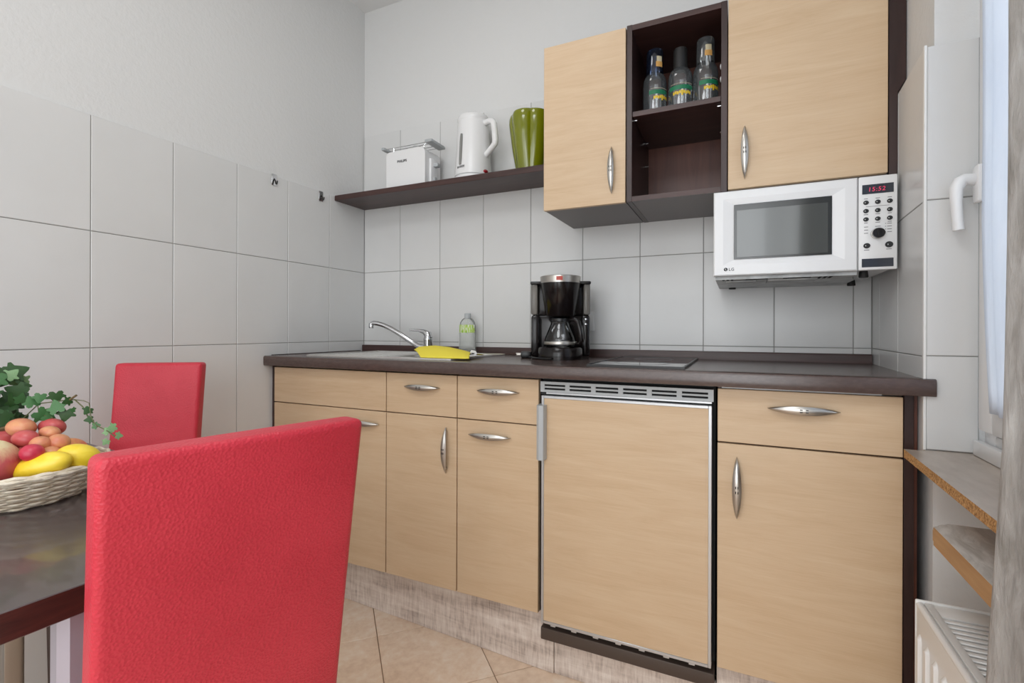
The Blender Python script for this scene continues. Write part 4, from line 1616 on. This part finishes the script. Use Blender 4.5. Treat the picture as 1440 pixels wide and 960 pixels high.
def fruit(name, c, r, mat, lab, cat='fruit', rot=None, fn=None, group=None, stem=False):
    t = B()
    t.ell((0, 0, 0), r, 28, 18, rot, 0, fn)
    o = obj(name, t, M[mat])
    o.location = c
    WM[o.name] = Matrix.Translation(c)
    tag(o, lab, cat, group)
    return o


view = math.radians(200)
gr = 'small oval fruits heaped on top'
def gfn(p):
    return p
GR = [('grape_orange', (0.5431, -1.5457, 0.9102), 0.0245, 0.0175, 'orange oval fruit at the top left of the heap'),
      ('grape_red', (0.5584, -1.5056, 0.9057), 0.0235, 0.0165, 'red oval fruit at the top right of the heap'),
      ('grape_orange', (0.5924, -1.5228, 0.9009), 0.0178, 0.0125, 'orange oval fruit in front of the top right red one'),
      ('grape_red', (0.5904, -1.5568, 0.8960), 0.0215, 0.0158, 'red oval fruit below the top left orange one'),
      ('grape_orange', (0.6154, -1.5452, 0.8862), 0.0172, 0.0140, 'small orange red fruit in the middle of the heap'),
      ('grape_orange', (0.6199, -1.5211, 0.8843), 0.0188, 0.0160, 'brownish orange fruit on the right of the heap'),
      ('grape_crimson', (0.6406, -1.5666, 0.8774), 0.0178, 0.0155, 'crimson round fruit at the front of the heap'),
      ('grape_orange', (0.6321, -1.5375, 0.8693), 0.0175, 0.0130, 'orange fruit half hidden behind the yellow mango')]
for m_, c_, ra, rb, lab in GR:
    fruit('small_fruit', c_, (ra, rb * 1.1, rb), m_, lab, 'fruit', Euler((0, math.radians(8), math.radians(25))), None, gr)
fruit('peach', (0.576, -1.4864, 0.853), (0.031, 0.031, 0.028), 'peach', 'yellow and red peach at the back right of the basket')
lm = fruit('lemon', (0.660, -1.5080, 0.8590), (0.034, 0.026, 0.0235), 'lemon', 'yellow lemon at the right edge of the basket', 'fruit', Euler((0, 0.25, math.radians(60))))
def mfn(p):
    return Vector((p.x, p.y * (1 - 0.18 * p.x), p.z * (1 + 0.10 * p.x)))
fruit('mango', (0.642, -1.5545, 0.8505), (0.056, 0.030, 0.0225), 'mango', 'long yellow mango lying at the front of the basket', 'fruit', Euler((0, math.radians(-15), math.radians(22))), mfn)
def afn(p):
    rr = math.hypot(p.x, p.y)
    return Vector((p.x, p.y, p.z - 0.30 * math.exp(-(rr / 0.28) ** 2) * (1 if p.z > 0 else -0.6)))
ap = fruit('apple', (0.590, -1.613, 0.8560), (0.052, 0.052, 0.049), 'apple', 'large pink apple with pale top at the left front of the basket', 'fruit', Euler((0.10, 0.16, 0)), afn)
bb = B()
bb.tube([(0.596, -1.618, 0.8855), (0.598, -1.619, 0.8945), (0.601, -1.620, 0.9005)], 0.0018, 6)
obj('stalk', bb, M['twig'], ap)
fruit('apple', (0.486, -1.556, 0.872), (0.036, 0.036, 0.034), 'grape_red', 'smaller red apple at the back left of the heap', 'fruit', None, afn)
for c_, lab in (((0.545, -1.528, 0.846), 'red apple under the heap of small fruits'), ((0.505, -1.540, 0.818), 'red apple at the bottom back of the basket'),):
    fruit('apple', c_, (0.034, 0.034, 0.031), 'grape_red', lab, 'fruit', None, afn)

# ================================================================== IVY
iv = thing('ivy', 'green ivy with trailing tendril behind the fruit in the basket', 'plant', (0.470, -1.500, 0.79))
def leaf_mesh(mat):
    bb = B()
    out = []
    spec = [(0, -0.10), (0.20, -0.32), (0.46, -0.32), (0.58, -0.12), (0.50, 0.04), (0.76, 0.20), (0.74, 0.36), (0.44, 0.40), (0.32, 0.60), (0.16, 0.86), (0.0, 1.0)]
    pts = spec + [(-x, y) for x, y in spec[-2:0:-1]]
    c = bb.bm.verts.new((0, 0.12, 0.02))
    vs = [bb.bm.verts.new((x, y, -0.10 * abs(x) - 0.06 * y * y)) for x, y in pts]
    for i in range(len(vs)):
        bb.bm.faces.new((c, vs[i], vs[(i + 1) % len(vs)]))
    me = mesh_of(bb, 'leaf', mat, 60)
    return me
LM = [leaf_mesh(m_) for m_ in M['leafs']]
random.seed(11)
vdir = (Vector((1.7817, -1.996, 1.098)) - Vector((0.5, -1.52, 0.93))).normalized()
def leaf(p, size, mi, face=None, spin=None, tilt=0.35):
    o = link('leaf', LM[mi], iv)
    n_ = (face or vdir) + Vector((random.uniform(-1, 1), random.uniform(-1, 1), random.uniform(-0.4, 1))) * tilt
    n_.normalize()
    q_ = n_.to_track_quat('Z', 'Y')
    sp_ = random.uniform(0, 2 * PI) if spin is None else spin
    mtx = Matrix.Translation(p) @ q_.to_matrix().to_4x4() @ Matrix.Rotation(sp_, 4, 'Z') @ Matrix.Scale(size, 4)
    o.matrix_basis = mtx
    return o
for p, s, mi in [((0.5115, -1.5053, 0.9644), 0.017, 1), ((0.5399, -1.4921, 0.9670), 0.020, 0), ((0.577, -1.4859, 0.9561), 0.013, 0), ((0.509, -1.5156, 0.949), 0.020, 1),
                 ((0.5405, -1.5176, 0.9332), 0.024, 1), ((0.5666, -1.5017, 0.9395), 0.022, 1), ((0.5706, -1.4888, 0.9343), 0.022, 0), ((0.555, -1.512, 0.927), 0.018, 1),
                 ((0.681, -1.4597, 0.9081), 0.0125, 2), ((0.686, -1.4573, 0.8915), 0.011, 2), ((0.6697, -1.4649, 0.897), 0.012, 2), ((0.668, -1.466, 0.881), 0.010, 2),
                 ((0.588, -1.483, 0.938), 0.008, 1), ((0.6237, -1.4752, 0.9409), 0.013, 0), ((0.634, -1.476, 0.922), 0.012, 0), ((0.6420, -1.475, 0.910), 0.011, 1)]:
    leaf(Vector(p), s, mi, tilt=0.4)
for k in range(64):
    a, r_ = random.uniform(0, 2 * PI), math.sqrt(random.random())
    p = Vector((0.420 + 0.085 * r_ * math.cos(a) , -1.545 + 0.05 * random.uniform(-1, 1) - 0.012 * math.cos(a), 0.955 + 0.060 * r_ * math.sin(a)))
    leaf(p, random.uniform(0.018, 0.032), random.choice((0, 0, 0, 1, 1, 2) if k % 3 else (0, 1)), tilt=0.8)
for path, rr, mm in ([[(0.452, -1.522, 0.80), (0.46, -1.52, 0.86), (0.478, -1.522, 0.915), (0.505, -1.505, 0.948), (0.5542, -1.4854, 0.9546), (0.5859, -1.4817, 0.9580), (0.607, -1.478, 0.945), (0.6237, -1.4752, 0.9227), (0.640, -1.472, 0.911), (0.6672, -1.4661, 0.9011), (0.682, -1.460, 0.890)], 0.0012, 'stem'],
                     [(((0.452, -1.522, 0.80)), (0.44, -1.535, 0.87), (0.435, -1.54, 0.93), (0.43, -1.545, 0.98)), 0.0018, 'stem'],
                     [((0.44, -1.56, 0.895), (0.49, -1.548, 0.905), (0.535, -1.535, 0.922)), 0.0045, 'twig'],
                     [((0.505, -1.507, 0.945), (0.53, -1.515, 0.930), (0.560, -1.505, 0.924)), 0.0009, 'stem'],
                     [((0.5859, -1.4817, 0.9580), (0.610, -1.478, 0.957), (0.6237, -1.4752, 0.953), (0.634, -1.476, 0.925), (0.650, -1.474, 0.908)), 0.0008, 'stem'],
                     [((0.575, -1.4854, 0.9570), (0.593, -1.482, 0.967)), 0.002, 'twig']):
    bb = B()
    bb.tube(path, rr, 6)
    obj('stem' if mm == 'stem' else 'twig', bb, M[mm], iv)

# ================================================================== SILL, BOARD, RADIATOR
bb = B()
bb.prism([(2.1260, -0.6000), (2.1160, -1.07), (2.1000, -1.85), (2.2660, -1.85), (2.2660, -0.5895), (2.1650, -0.5905), (2.1640, -0.6000)], 0.8095, 0.8285, 'z')
for f in bb.bm.faces:
    if f.normal.z > 0.5:
        f.material_index = 1
bb.bm.faces.ensure_lookup_table()
bmesh.ops.recalc_face_normals(bb.bm, faces=bb.bm.faces[:])
for f in bb.bm.faces:
    f.material_index = 1 if f.normal.z > 0.5 else 0
tag(obj('window_sill', bb, [M['chip'], M['sill_top']]), 'window sill board with raw chipboard front edge below the window', 'window sill')

sb = thing('shelf_board', 'rounded board with wooden edge and mottled white top above the radiator', 'shelf', (2.2, -1.3, 0.693))
bb = B()
cr = 0.030
arc = [(2.1180 + cr - cr * math.cos(a), -0.787 - cr + cr * math.sin(a)) for a in [PI / 2 * k / 6 for k in range(7)]]
bb.prism([(2.1180, -1.84)] + arc + [(2.3095, -0.787), (2.3095, -1.84)], 0.693, 0.7275, 'z')
bmesh.ops.bevel(bb.bm, geom=[e for e in bb.bm.edges if abs(e.verts[0].co.z - e.verts[1].co.z) < 1e-5 and max(v.co.x for v in e.verts) < 2.155 and min(v.co.y for v in e.verts) > -0.84], offset=0.007, segments=3, affect='EDGES')
bmesh.ops.recalc_face_normals(bb.bm, faces=bb.bm.faces[:])
for f in bb.bm.faces:
    f.material_index = 1 if f.normal.z > 0.5 else 0
obj('board', bb, [M['board_edge'], M['board_top']], sb)
for yy in (-1.0, -1.65):
    bb = B()
    bb.prism([(2.3095, 0.6925), (2.15, 0.6925), (2.15, 0.685), (2.295, 0.60), (2.3095, 0.60)], yy, yy + 0.015, 'y')
    obj('bracket', bb, M['white_paint'], sb)

RX0, RX1, RY0, RY1, RZ0, RZ1 = 2.103, 2.232, -1.74, -0.770, 0.10, 0.566
rd_ = thing('radiator', 'white panel radiator with slatted top grille under the window', 'radiator', (2.17, -1.25, 0.0))
bb = B()
bb.box(RX0, RX0 + 0.014, RY0, RY1 - 0.004, RZ0, RZ1 - 0.010, 0.004)
fp = obj('front_panel', bb, M['rad'], rd_)
bb = B()
bb.box(RX1 - 0.014, RX1, RY0, RY1 - 0.004, RZ0, RZ1 - 0.010, 0.004)
obj('rear_panel', bb, M['rad'], rd_)
k = 0
y_ = RY1 - 0.030
rib = None
while y_ > RY0 + 0.03:
    bb = B()
    n_ = 8
    hw_ = 0.0105
    zt_, zb_ = RZ1 - 0.060, RZ0 + 0.04
    base = [(y_ + hw_ * math.cos(a), zt_ - hw_ * 1.2 + hw_ * 1.6 * math.sin(a)) for a in [PI * q_ / 8 for q_ in range(9)]] + [(y_ - hw_, zb_), (y_ + hw_, zb_)]
    lo = [bb.bm.verts.new((RX0 + 0.0005, a, c)) for a, c in base]
    hi = [bb.bm.verts.new((RX0 - 0.0055, y_ + (a - y_) * 0.55, min(c, zt_ - 0.006))) for a, c in base]
    for q_ in range(len(base)):
        p_ = (q_ + 1) % len(base)
        bb.bm.faces.new((lo[q_], lo[p_], hi[p_], hi[q_]))
    bb.bm.faces.new(hi)
    obj('rib', bb, M['rad'], fp)
    y_ -= 0.0425
bb = B()
bb.box(RX0 - 0.001, RX1 + 0.001, RY1 - 0.006, RY1, RZ0 + 0.01, RZ1, 0.003)
obj('side_cover', bb, M['rad'], rd_)
bb = B()
bb.tube([(RX0 + 0.006, RY1 - 0.003, RZ1 - 0.010), (RX0 + 0.006, RY0, RZ1 - 0.010)], 0.0065, 12)
bb.box(RX0 + 0.012, RX0 + 0.026, RY0, RY1 - 0.006, RZ1 - 0.014, RZ1 - 0.003, 0.002)
bb.box(RX1 - 0.020, RX1, RY0, RY1 - 0.006, RZ1 - 0.014, RZ1 - 0.003, 0.002)
bb.box(RX0 + 0.026, RX1 - 0.020, RY1 - 0.052, RY1 - 0.006, RZ1 - 0.014, RZ1 - 0.004, 0.002)
gf = obj('top_grille', bb, M['rad'], rd_)
sl = B()
sl.box(RX0 + 0.024, RX1 - 0.018, -0.0053, 0.0053, -0.0055, 0.0, 0.0018, 0, 1)
slm = mesh_of(sl, 'slat', M['rad'])
y_ = RY1 - 0.063
while y_ > RY0 + 0.01:
    link('slat', slm, gf, loc=(0, y_, RZ1 - 0.0045))
    y_ -= 0.0168
bb = B()
for q_ in range(2):
    xx = RX0 + 0.045 + q_ * 0.04
    bb.grid(lambda u, v, xx=xx: Vector((xx + 0.012 * (1 if int(round(u * 60)) % 2 else -1), RY1 - 0.02 + u * (RY0 - RY1 + 0.04), RZ0 + 0.04 + v * (RZ1 - RZ0 - 0.075))), 60, 1)
obj_split('convector_fin', bb, M['steel_dark'], rd_)  # fins coloured dark to deepen the shade in the gaps between the slats
bb = B()
for yy in (-0.95, -1.55):
    bb.box(RX1 - 0.002, 2.3095, yy, yy + 0.03, RZ0 + 0.06, RZ1 - 0.06)
obj_split('wall_bracket', bb, M['rad'], rd_)
bb = B()
for yy in (-0.90, -1.60):
    bb.lathe([(0.02, 0.0005), (0.02, 0.006), (0.010, 0.008), (0.010, RZ0 + 0.03)], (2.170, yy, 0), 12)
    bb.box(RX0 + 0.01, RX1 - 0.01, yy - 0.012, yy + 0.012, RZ0 + 0.01, RZ0 + 0.03)
obj_split('foot', bb, M['rad'], rd_)

# ================================================================== CURTAINS
bb = B()
CZ0, CZ1 = 0.735, 2.46
def cur(u, v):
    z = CZ1 + (CZ0 - CZ1) * v
    fold = math.sin(u * 2 * PI * 7.5 + 0.6) * (0.016 + 0.010 * v)
    lead = max(0.0, (1.05 - z) / 0.35)
    y = -1.190 - 0.57 * u + (1 - u) ** 6 * (0.050 * lead ** 1.4) + 0.006 * math.sin(z * 7 + u * 20) * v
    x = 2.092 + fold * min(1, u * 14 + 0.35) - 0.010 * lead * (1 - u) ** 4
    st_ = min(1.0, max(0.0, (u - 0.035) / 0.04))
    zz = z + (0.010 * math.sin(u * 40) - 0.13 * st_ * st_ * (3 - 2 * st_)) * (v ** 3)
    return Vector((x - 0.005, y, zz))
bb.grid(cur, 150, 40)
cu = obj('curtain', bb, M['curtain'], angle=80)
so = cu.modifiers.new('s', 'SOLIDIFY')
so.thickness = 0.0012
tag(cu, 'crushed grey beige curtain hanging in folds at the window on the right', 'curtain')
bb = B()
def shr(u, v):
    z = 2.36 + (0.935 - 2.36) * v
    pull_ = max(0.0, (1.34 - z) / 0.41)
    y = -0.672 - 1.09 * u - 0.045 * pull_ ** 1.3 * (1 - u) ** 3 - 0.005 * math.sin(z * 5)
    x = 2.236 + 0.006 * math.sin(u * 2 * PI * 12) 
    return Vector((x, y, z))
bb.grid(shr, 120, 30)
sh = obj('net_curtain', bb, M['sheer'], angle=80)
so = sh.modifiers.new('s', 'SOLIDIFY')
so.thickness = 0.0008
tag(sh, 'thin white net curtain close to the window pane', 'curtain')
for nm, x_, z_, y0_, y1_, lab in (('curtain_rail', 2.088, 2.47, -1.85, -1.10, 'curtain rail above the grey curtain'), ('curtain_rod', 2.236, 2.366, -1.84, -0.63, 'thin rod carrying the white net curtain')):
    bb = B()
    bb.tube([(x_, y0_, z_), (x_, y1_, z_)], 0.008 if nm == 'curtain_rail' else 0.005, 10)
    for yy in (y0_ + 0.06, y1_ - 0.06):
        bb.box(x_, 2.176 if nm == 'curtain_rail' else 2.253, yy - 0.006, yy + 0.006, z_ - 0.004, z_ + 0.012)
    tag(obj(nm, bb, M['pvc']), lab, 'rail')
